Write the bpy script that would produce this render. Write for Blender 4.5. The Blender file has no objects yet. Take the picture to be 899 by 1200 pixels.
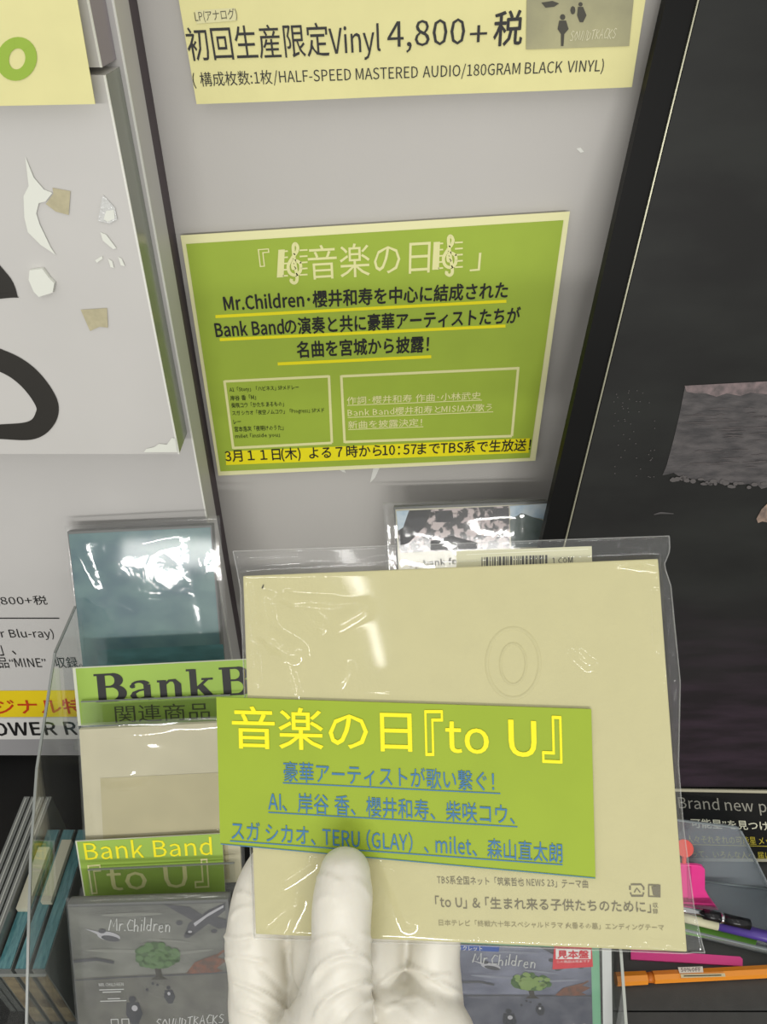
import bpy, math, os, random, re
import numpy as np
from mathutils import Vector, Matrix
D = bpy.data; SC = bpy.context.scene; COL = SC.collection
# ---------------------------------------------------------------- camera, world, lights, exposure
F = 900.0; PITCH = math.radians(38.0); CZ = 1.45
camd = D.cameras.new('camera'); cam = D.objects.new('camera', camd); COL.objects.link(cam)
camd.sensor_fit = 'VERTICAL'; camd.sensor_height = 36.0; camd.lens = 36.0 * F / 1200.0
camd.clip_start = 0.01
cam.location = (0, 0, CZ); cam.rotation_euler = (math.radians(90) - PITCH, 0, 0)
SC.camera = cam
SC.view_settings.view_transform = 'Standard'; SC.view_settings.look = 'None'
SC.view_settings.gamma = 1.0; SC.view_settings.use_curve_mapping = False
SC.view_settings.exposure = 0.0
SC.cycles.transparent_max_bounces = 32
W = D.worlds.new('world'); SC.world = W; W.use_nodes = True
W.node_tree.nodes['Background'].inputs[0].default_value = (1.0, 0.985, 0.95, 1)
W.node_tree.nodes['Background'].inputs[1].default_value = 0.62
def area(name, loc, size, power, target, color=(1.0, 0.985, 0.95)):
    l = D.lights.new(name, 'AREA'); l.shape = 'RECTANGLE'; l.size, l.size_y = size
    l.energy = power; l.color = color
    o = D.objects.new(name, l); COL.objects.link(o); o.location = loc
    d = Vector(target) - Vector(loc); o.rotation_euler = d.to_track_quat('-Z', 'Y').to_euler()
area('ceiling_tube_light', (-0.75, -0.9, 2.75), (0.04, 2.4), 6, (-0.75, -0.9, 0))
area('ceiling_tube_light', (0.75, -0.9, 2.75), (0.04, 2.4), 6, (0.75, -0.9, 0))
area('ceiling_tube_light', (0.0, -7.5, 2.55), (6.0, 0.3), 315, (0.0, 0.5, 1.2))
# ---------------------------------------------------------------- projection helpers
C0 = np.array([0, 0, CZ]); cp, sp = math.cos(PITCH), math.sin(PITCH)
def ray(px, py):
    a = (px - 450) / F; b = -(py - 600) / F
    return np.array([a, cp + b * sp, -sp + b * cp])          # length along the optical axis = 1
def PD(px, py, depth): return C0 + ray(px, py) * depth
class Plane:
    def __init__(s, p, n):
        s.p = np.array(p, float); s.n = np.array(n, float) / np.linalg.norm(n)
        if np.dot(s.n, C0 - s.p) < 0: s.n = -s.n
    def at(s, px, py, off=0.0):
        r = ray(px, py); p = s.p + s.n * off
        return C0 + r * (np.dot(p - C0, s.n) / np.dot(r, s.n))
    def shift(s, d): return Plane(s.p + s.n * d, s.n)
def lean(px, py, depth, deg=26, yaw=0):
    a = math.radians(deg); y = math.radians(yaw)
    n = np.array([math.sin(y) * math.cos(a), -math.cos(y) * math.cos(a), math.sin(a)])
    return Plane(PD(px, py, depth), n)
def wallp(y): return Plane((0, y, 0), (0, -1, 0))
# ---------------------------------------------------------------- materials
MATS = {}
def srgb(c): return tuple(((v / 255) / 12.92 if v / 255 <= 0.04045 else ((v / 255 + 0.055) / 1.055) ** 2.4) for v in c) + (1,)
def mat(name, rgb, rough=0.6, noise=0.0, scale=30, rgb2=None, bump=0, bscale=200, coat=0, spec=0.4, metal=0, stretch=None, detail=4):
    if name in MATS: return MATS[name]
    m = D.materials.new(name); m.use_nodes = True; nt = m.node_tree; b = nt.nodes['Principled BSDF']
    b.inputs['Base Color'].default_value = srgb(rgb); b.inputs['Roughness'].default_value = rough
    b.inputs['Specular IOR Level'].default_value = spec; b.inputs['Metallic'].default_value = metal
    b.inputs['Coat Weight'].default_value = coat; b.inputs['Coat Roughness'].default_value = 0.06
    tc = nt.nodes.new('ShaderNodeTexCoord'); mp = nt.nodes.new('ShaderNodeMapping')
    nt.links.new(tc.outputs['Object'], mp.inputs[0])
    if stretch: mp.inputs['Scale'].default_value = stretch
    if rgb2 or noise:
        n = nt.nodes.new('ShaderNodeTexNoise'); n.inputs['Scale'].default_value = scale; n.inputs['Detail'].default_value = detail
        nt.links.new(mp.outputs[0], n.inputs['Vector'])
        r = nt.nodes.new('ShaderNodeValToRGB'); nt.links.new(n.outputs['Fac'], r.inputs[0])
        c2 = rgb2 or tuple(max(0, v * (1 - noise)) for v in rgb)
        r.color_ramp.elements[0].position = 0.35; r.color_ramp.elements[0].color = srgb(c2)
        r.color_ramp.elements[1].position = 0.65; r.color_ramp.elements[1].color = srgb(rgb)
        nt.links.new(r.outputs[0], b.inputs['Base Color'])
    if bump:
        n2 = nt.nodes.new('ShaderNodeTexNoise'); n2.inputs['Scale'].default_value = bscale; n2.inputs['Detail'].default_value = 3
        nt.links.new(mp.outputs[0], n2.inputs['Vector'])
        bu = nt.nodes.new('ShaderNodeBump'); bu.inputs['Strength'].default_value = bump; bu.inputs['Distance'].default_value = 0.001
        nt.links.new(n2.outputs['Fac'], bu.inputs['Height']); nt.links.new(bu.outputs[0], b.inputs['Normal'])
    MATS[name] = m; return m
def clear(name, tint=(1, 1, 1), ior=1.45, rough=0.04, haze=0.0, hazecol=(0.8, 0.82, 0.8), bump=0, bscale=60):
    """thin clear plastic: transparent body, fresnel gloss, a little milky haze"""
    if name in MATS: return MATS[name]
    m = D.materials.new(name); m.use_nodes = True; nt = m.node_tree
    for n in list(nt.nodes): nt.nodes.remove(n)
    N = nt.nodes.new; L = nt.links.new
    out = N('ShaderNodeOutputMaterial'); tr = N('ShaderNodeBsdfTransparent'); gl = N('ShaderNodeBsdfGlossy')
    df = N('ShaderNodeBsdfDiffuse'); m1 = N('ShaderNodeMixShader'); m2 = N('ShaderNodeMixShader'); fr = N('ShaderNodeFresnel')
    tr.inputs[0].default_value = (*tint, 1); gl.inputs['Roughness'].default_value = rough
    df.inputs[0].default_value = (*hazecol, 1); fr.inputs[0].default_value = ior
    ge = N('ShaderNodeNewGeometry'); mr = N('ShaderNodeMapRange'); mr.inputs['To Min'].default_value = ior; mr.inputs['To Max'].default_value = 1 / ior
    L(ge.outputs['Backfacing'], mr.inputs['Value']); L(mr.outputs[0], fr.inputs[0])
    m1.inputs[0].default_value = haze
    L(tr.outputs[0], m1.inputs[1]); L(df.outputs[0], m1.inputs[2])
    L(fr.outputs[0], m2.inputs[0]); L(m1.outputs[0], m2.inputs[1]); L(gl.outputs[0], m2.inputs[2]); L(m2.outputs[0], out.inputs[0])
    if bump:
        tc = N('ShaderNodeTexCoord'); n2 = N('ShaderNodeTexNoise'); n2.inputs['Scale'].default_value = bscale
        n2.inputs['Detail'].default_value = 2; n2.inputs['Distortion'].default_value = 1.5
        L(tc.outputs['Object'], n2.inputs['Vector'])
        bu = N('ShaderNodeBump'); bu.inputs['Strength'].default_value = bump; bu.inputs['Distance'].default_value = 0.002
        L(n2.outputs['Fac'], bu.inputs['Height']); L(bu.outputs[0], gl.inputs['Normal']); L(bu.outputs[0], fr.inputs['Normal'])
    MATS[name] = m; return m
# ---------------------------------------------------------------- object helpers
ORG = {}
def tag(o, label=None, cat=None, group=None, kind=None):
    for k, v in (('label', label), ('category', cat), ('group', group), ('kind', kind)):
        if v: o[k] = v
    return o
def root(name, loc, label, cat, group=None):
    o = D.objects.new(name, None); COL.objects.link(o); o.location = tuple(loc); o.empty_display_size = 0.01
    ORG[o.name] = np.array(loc, float); return tag(o, label, cat, group)
def mesh(name, vs, fs, m, parent=None, smooth=False):
    vs = np.array(vs, float).reshape(-1, 3)
    org = ORG[parent.name] if parent else vs.mean(axis=0)
    me = D.meshes.new(name); me.from_pydata([tuple(v) for v in (vs - org)], [], [tuple(f) for f in fs]); me.update()
    me.materials.append(m)
    if smooth: me.polygons.foreach_set('use_smooth', [True] * len(me.polygons))
    o = D.objects.new(name, me); COL.objects.link(o)
    if parent: o.parent = parent; ORG[o.name] = org
    else: o.location = tuple(org); ORG[o.name] = org
    return o
class MB:
    def __init__(s): s.v = []; s.f = []
    def add(s, vs, fs):
        k = len(s.v); s.v += [tuple(v) for v in vs]; s.f += [tuple(i + k for i in f) for f in fs]; return s
    def build(s, name, m, parent=None, smooth=False): return mesh(name, s.v, s.f, m, parent, smooth)
def box_vf(x0, x1, y0, y1, z0, z1):
    v = [(x, y, z) for z in (z0, z1) for y in (y0, y1) for x in (x0, x1)]
    return v, [(0, 2, 3, 1), (4, 5, 7, 6), (0, 1, 5, 4), (2, 6, 7, 3), (0, 4, 6, 2), (1, 3, 7, 5)]
def prism(front, thick_vec):
    n = len(front); f = [np.array(p) for p in front]; b = [p + np.array(thick_vec) for p in f]
    return f + b, [tuple(range(n)), tuple(range(2 * n - 1, n - 1, -1))] + [(i, i + n, (i + 1) % n + n, (i + 1) % n) for i in range(n)]
def slab(name, pts, pl, thick, m, parent=None, off=0.0, bevel=0):
    """pts in photo pixels on a real plane; thick goes back from it"""
    fr = [pl.at(x, y, off) for x, y in pts]
    v, f = prism(fr, -pl.n * thick); o = mesh(name, v, f, m, parent)
    if bevel:
        b = o.modifiers.new('bevel', 'BEVEL'); b.width = bevel; b.segments = 2; b.limit_method = 'ANGLE'
    return o
def prints(name, polys, pl, m, parent, off=0.0004):
    """flat print: polygons lying on the surface"""
    mb = MB()
    for i, p in enumerate(polys):
        o_ = off + (i % 5) * 1.5e-5 if len(polys) > 1 else off
        mb.add([pl.at(x, y, o_) for x, y in p], [tuple(range(len(p)))[::-1]])
    return mb.build(name, m, parent)
def ribbon(pts, w, closed=False):
    """polyline with width(s) -> list of quads in 2-D"""
    P = [np.array(p, float) for p in pts]; n = len(P); ws = w if hasattr(w, '__len__') else [w] * n
    L, R = [], []
    for i in range(n):
        if closed: a, b = P[i - 1], P[(i + 1) % n]
        else: a, b = P[max(0, i - 1)], P[min(n - 1, i + 1)]
        d = b - a; d = d / (np.linalg.norm(d) + 1e-9); q = np.array([-d[1], d[0]]) * ws[i] / 2
        L.append(P[i] + q); R.append(P[i] - q)
    k = n if closed else n - 1
    return [[L[i], L[(i + 1) % n], R[(i + 1) % n], R[i]] for i in range(k)]
def spline(pts, k=8, closed=False):
    P = [np.array(p, float) for p in pts]; n = len(P); out = []
    for i in range(n if closed else n - 1):
        g = (lambda j: P[j % n]) if closed else (lambda j: P[min(max(j, 0), n - 1)])
        p0, p1, p2, p3 = g(i - 1), g(i), g(i + 1), g(i + 2)
        for t in np.arange(k) / k:
            out.append(0.5 * (2 * p1 + (p2 - p0) * t + (2 * p0 - 5 * p1 + 4 * p2 - p3) * t * t + (3 * p1 - p0 - 3 * p2 + p3) * t ** 3))
    if not closed: out.append(P[-1])
    return out
def ell(cx, cy, rx, ry, n=28, rot=0):
    c, s = math.cos(rot), math.sin(rot)
    return [(cx + rx * math.cos(t) * c - ry * math.sin(t) * s, cy + rx * math.cos(t) * s + ry * math.sin(t) * c) for t in np.arange(n) * 2 * math.pi / n]
# ---------------------------------------------------------------- lettering
CJK = None
try:
    _p = os.path.join(bpy.utils.resource_path('LOCAL'), 'datafiles', 'fonts', 'Noto Sans CJK Regular.woff2')
    if os.path.exists(_p): CJK = D.fonts.load(_p)
except Exception: CJK = None
def run_mesh(s, res, latin):
    c = D.curves.new('letters', 'FONT'); c.body = s; c.size = 1; c.resolution_u = res
    if latin and CJK: c.font = CJK
    o = D.objects.new('letters', c); COL.objects.link(o)
    me = o.to_mesh(); v = np.array([tuple(q.co)[:2] for q in me.vertices]).reshape(-1, 2); f = [tuple(p.vertices) for p in me.polygons]
    o.to_mesh_clear(); D.objects.remove(o); D.curves.remove(c)
    return v, f
LATIN = 1.0
if CJK:
    _a, _b = run_mesh('日', 2, False)[0], run_mesh('日', 2, True)[0]; LATIN = np.ptp(_a[:, 1]) / np.ptp(_b[:, 1])
def glyphs(s, bold=0.0, res=2):
    """outline mesh of a line: Latin runs in the sans cut, the others in the default face, set one after the other"""
    runs = re.findall(r'[!-~]+| +|[^ -~]+', s); cur = 0.0; V = []; f = []; k = 0
    for rn in runs:
        if rn[0] == ' ': cur += .30 * len(rn); continue
        lat = ord(rn[0]) < 127; v, ff = run_mesh(rn, res, lat)
        if lat: v = v * LATIN
        if V: cur += .42 if rn[0] in '「『（“' else .22 if rn[0] in '：･' else .05
        v = v.copy(); v[:, 0] += cur - v[:, 0].min(); cur = v[:, 0].max() + (.42 if rn[-1] in '、」』）！”' else .22 if rn[-1] in '：･' else .03)
        V.append(v); f += [tuple(i + k for i in q) for q in ff]; k += len(v)
    v = np.concatenate(V); lo, hi = v.min(axis=0), v.max(axis=0)
    bold *= .6
    if bold > 0:                                                  # heavier cut: the outline struck again a hair to each side
        n = len(v); vs = []; fs = []
        for k, (a, b) in enumerate(((bold, 0), (-bold, 0), (0, bold), (0, -bold))): vs.append(v + (a, b)); fs += [tuple(i + n * k for i in q) for q in f]
        v, f = np.concatenate(vs), fs
        lo, hi = v.min(axis=0), v.max(axis=0)
        return np.concatenate([(v - lo) / (hi - lo), np.repeat(np.arange(4), n)[:, None]], 1), f
    return (v - lo) / (hi - lo), f
def upvec(sheet, px):
    tl, tr, br, bl = [np.array(p, float) for p in sheet]
    u = (px - bl[0]) / (br[0] - bl[0]); a = (tl - bl) / abs(tl[1] - bl[1]); b = (tr - br) / abs(tr[1] - br[1])
    return a * (1 - u) + b * u
def text(s, bl, br, h, sheet, pl, m, parent, bold=0.0, off=0.0005, name='text_line', res=2, gf=None):
    """one printed line: its lower left and lower right corners and height as seen on its sheet"""
    v, f = gf or glyphs(s, bold, res); bl = np.array(bl, float); br = np.array(br, float); out = []
    for q in v:
        u, w = q[0], q[1]; p = bl + (br - bl) * u; p = p + upvec(sheet, p[0]) * h * w
        out.append(pl.at(p[0], p[1], off + (q[2] * 2.5e-5 if len(q) > 2 else 0)))
    return mesh(name, out, f, m, parent)
def stroke_gf(strokes, fat=1.0):
    v = []; f = []
    for pts, w in strokes:
        for q in ribbon(pts, [a * fat for a in w] if hasattr(w, '__len__') else w * fat):
            k = len(v); v += [(*p, (k // 4) % 5) for p in q]; f.append((k, k + 1, k + 2, k + 3))
    v = np.array(v); lo, hi = v.min(axis=0), v.max(axis=0); lo[2] = 0; hi[2] = 1
    return (v - lo) / (hi - lo), f
def arc(cx, cy, rx, ry, a0, a1, n=12):
    return [(cx + rx * math.cos(math.radians(t)), cy + ry * math.sin(math.radians(t))) for t in np.linspace(a0, a1, n)]
def serif_word():
    """B a n k B a n d in a bold slab-serif cut, drawn from strokes"""
    S = []
    def add(x, l): S.extend([([(x + a, b) for a, b in p], w) for p, w in l])
    def B(): 
        n = 14; wv = [.05 + .11 * math.sin(math.pi * i / (n - 1)) for i in range(n)]
        return [([(.17, 0), (.17, 1)], .15), ([(0, .03), (.45, .03)], .055), ([(0, .97), (.42, .97)], .055),
                (arc(.4, .755, .2, .215, 90, -90, n), wv), (arc(.42, .285, .25, .255, 90, -90, n), wv), ([(.2, .53), (.44, .53)], .05)]
    def a(): return [(arc(.27, .48, .2, .18, 160, 20, 8), [.04, .06, .06, .06, .07, .1, .12, .13]), ([(.45, .54), (.45, .14), (.5, .04), (.6, .05)], [.13, .13, .1, .05]),
                ([(.42, .38), (.25, .34), (.13, .27), (.1, .17), (.15, .07), (.25, .04), (.37, .09), (.44, .18)], [.04, .05, .08, .12, .1, .06, .05, .05]), (arc(.1, .5, .035, .035, 0, 360, 8), .06)]
    def nn(): return [([(.16, 0), (.16, .66)], .13), ([(0, .03), (.32, .03)], .055), ([(.02, .63), (.2, .63)], .055),
                ([(.2, .5), (.32, .64), (.44, .64), (.52, .5), (.52, 0)], [.05, .06, .09, .13, .13]), ([(.36, .03), (.68, .03)], .055)]
    def k(): return [([(.16, 0), (.16, 1)], .13), ([(0, .03), (.32, .03)], .055), ([(.0, .97), (.2, .97)], .055),
                ([(.2, .27), (.5, .62)], .06), ([(.36, .63), (.64, .63)], .055), ([(.3, .42), (.54, .02)], .14), ([(.4, .03), (.7, .03)], .055)]
    def d(): return [([(.5, 0), (.5, 1)], .13), ([(.36, .97), (.52, .97)], .055), ([(.5, .03), (.66, .03)], .055),
                (arc(.3, .33, .21, .29, 50, 310, 14), [.04, .05, .07, .09, .12, .13, .13, .13, .12, .1, .08, .06, .05, .04])]
    x = 0
    for g, wd in ((B, .82), (a, .68), (nn, .74), (k, .8), (B, .82), (a, .68), (nn, .74), (d, .7)):
        add(x, g()); x += wd
    return stroke_gf(S, 1.3)
def hand_word(word):
    """chalky hand-drawn capitals"""
    G = {'M': [[(0, 0), (.15, .9), (.35, .3), (.6, 1), (.65, 0)]], 'r': [[(.05, 0), (.1, .6)], [(.1, .45), (.25, .6), (.35, .55)]],
         '.': [[(.05, 0), (.12, .06)]], 'C': [[(.5, .85), (.25, .95), (.05, .5), (.15, .08), (.5, .1)]], 'h': [[(.08, 1.05), (.05, 0)], [(.06, .4), (.25, .55), (.35, .4), (.33, 0)]],
         'i': [[(.08, .6), (.06, 0)], [(.09, .85), (.1, .92)]], 'l': [[(.1, 1.1), (.06, 0)]], 'd': [[(.4, 1.05), (.36, 0)], [(.36, .45), (.12, .5), (.05, .2), (.2, .02), (.36, .15)]],
         'e': [[(.05, .3), (.35, .35), (.3, .58), (.1, .5), (.05, .15), (.2, 0), (.38, .08)]], 'n': [[(.06, .6), (.05, 0)], [(.06, .4), (.22, .6), (.35, .45), (.34, 0)]],
         'S': [[(.42, .85), (.2, .95), (.05, .7), (.4, .35), (.3, .05), (.02, .1)]], 'O': [[(.2, .9), (.03, .5), (.2, .05), (.42, .4), (.2, .9)]],
         'U': [[(.03, .9), (.08, .1), (.32, .08), (.42, .9)]], 'N': [[(.03, 0), (.06, .9), (.38, .05), (.42, .95)]], 'D': [[(.05, 0), (.06, .9), (.4, .6), (.35, .2), (.05, 0)]],
         'T': [[(0, .85), (.45, .95)], [(.22, .9), (.2, 0)]], 'R': [[(.04, 0), (.06, .9), (.38, .75), (.06, .45), (.42, 0)]], 'A': [[(0, 0), (.22, .95), (.42, 0)], [(.08, .35), (.36, .38)]],
         'K': [[(.05, .95), (.04, 0)], [(.4, .9), (.06, .45), (.42, 0)]], 'c': [[(.5, .85), (.25, .95), (.05, .5), (.15, .08), (.5, .1)]]}
    AD = {'M': .78, '.': .22, 'i': .22, 'l': .22, 'r': .42}
    S = []; x = 0; rnd = random.Random(4)
    for i, ch in enumerate(word):
        dy = rnd.uniform(-.06, .06)
        for p in G[ch]: S.append(([(x + a + b * .12, b + dy) for a, b in p], .085 if len(p) > 1 else .1))
        x += AD.get(ch, .55)
    return stroke_gf(S)
def clef(x, y, w, h):
    """musical score sign: bar at the left, five staff lines and a treble clef; x,y = lower left"""
    q = []
    for i in range(5):
        yy = y - h * (.2 + .15 * i)
        q += ribbon([(x + w * .2, yy), (x + w * .36, yy - .4)], h * .04)
        q += ribbon([(x + w * .74, yy - 1.2), (x + w, yy - 1.8)], h * .04)
    q.append([(x, y - h * .16), (x + w * .05, y - h * .84), (x + w * .26, y - h * .85), (x + w * .22, y - h * .17)])
    c = [(.62, .42), (.53, .38), (.52, .5), (.62, .57), (.76, .5), (.76, .32), (.6, .22), (.42, .28), (.37, .46), (.52, .66), (.64, .78), (.68, .9), (.6, .99), (.53, .9), (.58, .55), (.66, .14), (.58, .03), (.47, .07), (.48, .13)]
    q += ribbon(spline([(x + w * a, y - h * b) for a, b in c], 5), w * .105)
    return q
# ================================================================ SETTING
H = 0.82; ZS = CZ - H                                            # shelf top
m_wall = mat('grey_wall_paint', (192, 189, 184), 0.55, bump=0.08, bscale=300, noise=0.02, scale=6)
m_board = mat('white_board', (194, 192, 189), 0.5, noise=0.02, scale=8)
m_black = mat('black_cloth', (14, 14, 14), 0.9, noise=0.4, scale=20)
m_shelf = mat('dark_grey_laminate', (70, 71, 69), 0.55, bump=0.1, bscale=900, noise=0.06, scale=60)
YW = 0.60
WALL = wallp(YW)
o = MB().add(*box_vf(-1.2, 1.2, YW, YW + .05, 0, 2.5)).build('wall_back', m_wall); tag(o, kind='structure')
o = MB().add(*box_vf(-1.2, -0.162, YW - .02, YW, ZS, CZ - 0.80)).build('trim_1', m_black); tag(o, kind='structure')
o = MB().add(*box_vf(-2.2, 2.2, -2.6, 1.0, -.05, 0)).build('floor', mat('shop_floor', (120, 118, 112), .4, noise=.1, scale=3)); tag(o, kind='structure')
# small chips and tape scraps left on the grey wall
for lab, q in (('small torn paper scrap stuck right under the middle of the green poster', [(396, 549), (404, 550), (406, 554), (402, 553)]), ('longer torn paper scrap hanging below the green poster, near its middle', [(438, 549), (446, 547), (440, 560), (434, 566)]),
               ('tiny white chip on the bare grey wall between price sheet and green poster', [(676, 174), (681, 173), (685, 178), (681, 179)])):
    tag(slab('paper_scrap', q, WALL, .0003, mat('white_paper', (225, 225, 218), .6), None, off=.0006), lab, 'paper scrap')
# shelf
r = root('display_shelf', (0, .35, ZS), 'dark grey laminate shelf under the racks and pens', 'shelf')
MB().add(*box_vf(-1.1, 1.1, 0.283, YW, ZS - .03, ZS)).build('shelf_top', m_shelf, r)
MB().add(*box_vf(-1.1, 1.1, 0.05, 0.2815, ZS - .035, ZS - .001)).build('shelf_lip', m_shelf, r)
MB().add(*box_vf(-1.1, 1.1, 0.15, 0.17, 0, ZS - .035)).build('front_panel', m_shelf, r)
MB().add(*box_vf(-1.0, -.105, 0.20, YW - .021, ZS + .0002, ZS + .0022)).build('black_liner', m_black, r)
# ================================================================ LEFT DISPLAY BOARD
XB = -0.160; YB = 0.545; PB = wallp(YB)
zbot = PB.at(0, 885)[2]
r = root('display_board', (-.5, YB, zbot), 'large pale display board on the left carrying the shop text and the two sign boxes', 'board')
MB().add(*box_vf(-1.1, XB, YB, YB + .032, zbot, 2.3)).build('panel', m_board, r)
MB().add(*box_vf(-1.1, XB - .0006, YB + .032, YW - .0006, zbot, 2.3)).build('backing', mat('dark_backing', (78, 68, 72), .6), r)  # dark filler: the shade of the gap behind the panel, put in as colour
m_edging = mat('edging_white', (226, 226, 218), .5)  # thin white strips along the front edges of board and boxes
MB().add(*box_vf(XB - .0011, XB + .0003, YB - .0003, YB + .001, zbot, 2.3)).build('white_edging', m_edging, r)
ink = mat('black_ink', (28, 28, 27), .5); white = mat('white_print', (212, 211, 206), .5)
SHL = [(-40, 600), (249, 604), (285, 885), (40, 885)]
text('4,800+税', (-12, 711), (57, 710), 12, SHL, PB, ink, r)
prints('rule_line', [[(-80, 724), (70, 724), (70, 725.2), (-80, 725.2)]], PB, ink, r)
text('DVD or Blu-ray)', (-38, 750), (65, 750), 13, SHL, PB, ink, r)
text('es」、', (-14, 769), (20, 768), 12, SHL, PB, ink, r)
text('作品“MINE” 収録。', (-14, 783), (98, 783), 13, SHL, PB, ink, r)
prints('yellow_band', [[(-300, 811), (-300, 842), (280, 839), (280, 808)]], PB, mat('yellow_print', (226, 200, 30), .45), r, .0004)
prints('white_band', [[(-300, 843), (-300, 868), (282, 865), (282, 840)]], PB, white, r, .0004)
prints('grey_band', [[(-300, 868), (-300, 886), (282, 884), (282, 865)]], PB, mat('grey_print', (150, 149, 150), .5), r, .0004)
text('リジナル特典', (-26, 838), (128, 836), 18, SHL, PB, mat('red_print', (190, 60, 22), .5), r, bold=.02, off=.0008)
text('TOWER RECORDS', (-23, 863), (196, 860), 16, SHL, PB, ink, r, bold=.03, off=.0008)
# ---- sign box with the letter
YF = 0.513; PF = wallp(YF); XR = -0.1635
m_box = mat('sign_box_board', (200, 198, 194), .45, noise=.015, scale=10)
m_shaded_side = mat('sign_box_shaded_side', (122, 127, 116), .2, spec=.8)  # side shade and the poster's green bounce painted into the base colour
def signbox(name, z0, z1, label, dx=0, side=None):
    rr = root(name, (-.5, YF, z0), label, 'sign')
    v, f = box_vf(-.85, XR + dx, YF, YB - .0005, z0, z1)
    o = mesh('box_body', v, f, m_box, rr); o.data.materials.append(side or m_shaded_side)
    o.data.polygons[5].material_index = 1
    MB().add(*box_vf(XR + dx - .0010, XR + dx + .0003, YF - .0003, YF + .0008, z0, z1)).build('white_edging', m_edging, rr)
    return rr
z0 = PF.at(0, 532)[2]; z1 = PF.at(0, 88)[2]
r = signbox('sign_box', z0, z1, 'white sign box bearing a big black letter S with torn tape patches')
Sc = spline([(-6, 351), (-10, 334), (-40, 300), (-95, 290), (-140, 330), (-120, 385), (-60, 405), (0, 422), (32, 441), (54, 470), (54, 489), (38, 504), (0, 506), (-60, 505), (-110, 480), (-130, 440)], 8)
n = len(Sc); xs = [56 if i < 4 else 44 if i < 10 else 30 for i in range(n)]
xs = np.interp(np.arange(n), [0, 8, 20, 48, 56, 64, 72, 80, 88, 96, 104, n], [58, 46, 30, 30, 25, 26, 26, 26, 22, 17, 17, 22])
prints('letter_s', ribbon(Sc, xs), PF, mat('sign_black', (44, 42, 38), .45), r, .0006)
prints('torn_paper', [[(30, 183), (40, 208), (52, 222), (62, 226), (54, 236), (46, 238), (43, 250), (47, 263), (60, 290), (66, 299), (48, 287), (33, 272), (29, 255), (28, 230), (34, 218)]], PF, mat('torn_white', (224, 226, 216), .6), r, .0010)
tag(slab('torn_paper', [(35, 317), (50, 315), (58, 326), (64, 332), (62, 343), (46, 348), (40, 342), (34, 328)], PF, .003, MATS['torn_white'], r, off=.0035), 'curled white paper scrap')
prints('torn_paper', [[(169, 530), (172, 526), (181, 524), (187, 520), (196, 521), (202, 513), (206, 514), (208.5, 530)]], PF, MATS['torn_white'], r, .0010)
m_tape = mat('old_tape', (188, 180, 148), .4, noise=.06, scale=200)
prints('tape_patch', [[(62, 220), (83, 224), (81, 252), (66, 248), (54, 239), (63, 227)]], PF, m_tape, r, .0007)
prints('tape_patch', [[(95, 363), (126, 361), (127, 384), (117, 383), (106, 388)]], PF, m_tape, r, .0007)
m_film = mat('clear_tape_scrap', (206, 207, 204), .15, spec=.8, bump=.8, bscale=400)
prints('tape_patch', [[(121, 228), (135, 243), (138, 257), (129, 262), (115, 259)]], PF, m_film, r, .0008)
prints('tape_patch', [[(125, 247), (134, 246), (135, 256), (127, 260), (122, 257)], [(118, 272), (125, 275), (137, 291), (133, 292), (121, 282)], [(127, 303), (132, 306), (134, 314), (130, 313)], [(139, 301), (143, 303), (147, 312), (142, 311)], [(112, 305), (120, 300), (121, 303), (114, 308)]], PF, MATS['torn_white'], r, .0010)
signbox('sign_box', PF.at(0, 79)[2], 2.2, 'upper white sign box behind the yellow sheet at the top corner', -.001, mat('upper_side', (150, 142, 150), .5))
# ---- yellow sheet with the green ring
m_yel = mat('cream_yellow_paper', (226, 220, 158), .7, noise=.015, scale=50)
m_grn = mat('green_ink', (150, 180, 62), .6)
PY = wallp(.500)
r = root('yellow_sheet', PY.at(-20, 124), 'cream yellow paper sheet with a green letter o at the top corner', 'paper')
slab('paper', [(-200, -110), (72, -110), (112, 122), (-200, 128)], PY, .0006, m_yel, r)
MB().add(*box_vf(-.3, -.21, .5008, .5128, CZ - .02, CZ + .04)).build('mounting_tape', m_tape, r)
a = ell(20, 69, 23.5, 26, 30, .35); b = ell(20.5, 69, 9.5, 12.5, 30, .2)
prints('letter_o', [[a[i], a[(i + 1) % 30], b[(i + 1) % 30], b[i]] for i in range(30)], PY, m_grn, r)
# ================================================================ PRICE SHEET
PP = wallp(.588); SH = [(184, -150), (781, -150), (741, 102), (231, 122)]
r = root('price_sheet', PP.at(480, 112), 'cream price sheet with black lettering and a small printed picture above the green poster', 'sign')
def wavy(name, sheet, pl, m, parent, amp, n=40, rows=12, thick=.0006):
    tl, tr, br, bl = [np.array(p, float) for p in sheet]; V = []; Fc = []
    for j in range(rows + 1):
        for i in range(n + 1):
            u, v = i / n, j / rows; p = (tl * (1 - u) + tr * u) * (1 - v) + (bl * (1 - u) + br * u) * v
            V.append(pl.at(p[0], p[1]) + pl.n * amp(u, v))
    k = len(V); V += [v - pl.n * thick for v in V]; w = n + 1
    for j in range(rows):
        for i in range(n):
            a = j * w + i; Fc.append((a, a + w, a + w + 1, a + 1)); Fc.append((k + a, k + a + 1, k + a + w + 1, k + a + w))
    bd = [i for i in range(w)] + [j * w + n for j in range(1, rows + 1)] + [rows * w + i for i in range(n - 1, -1, -1)] + [j * w for j in range(rows - 1, 0, -1)]
    for q in range(len(bd)): a, b = bd[q], bd[(q + 1) % len(bd)]; Fc.append((a, b, b + k, a + k))
    return mesh(name, V, Fc, m, parent, False)
wavy('paper', SH, PP, m_yel, r, lambda u, v: -.0001 + (.0016 * math.sin(u * 5.2 + .5) ** 2 * max(0, v - .9) / .1))
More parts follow.
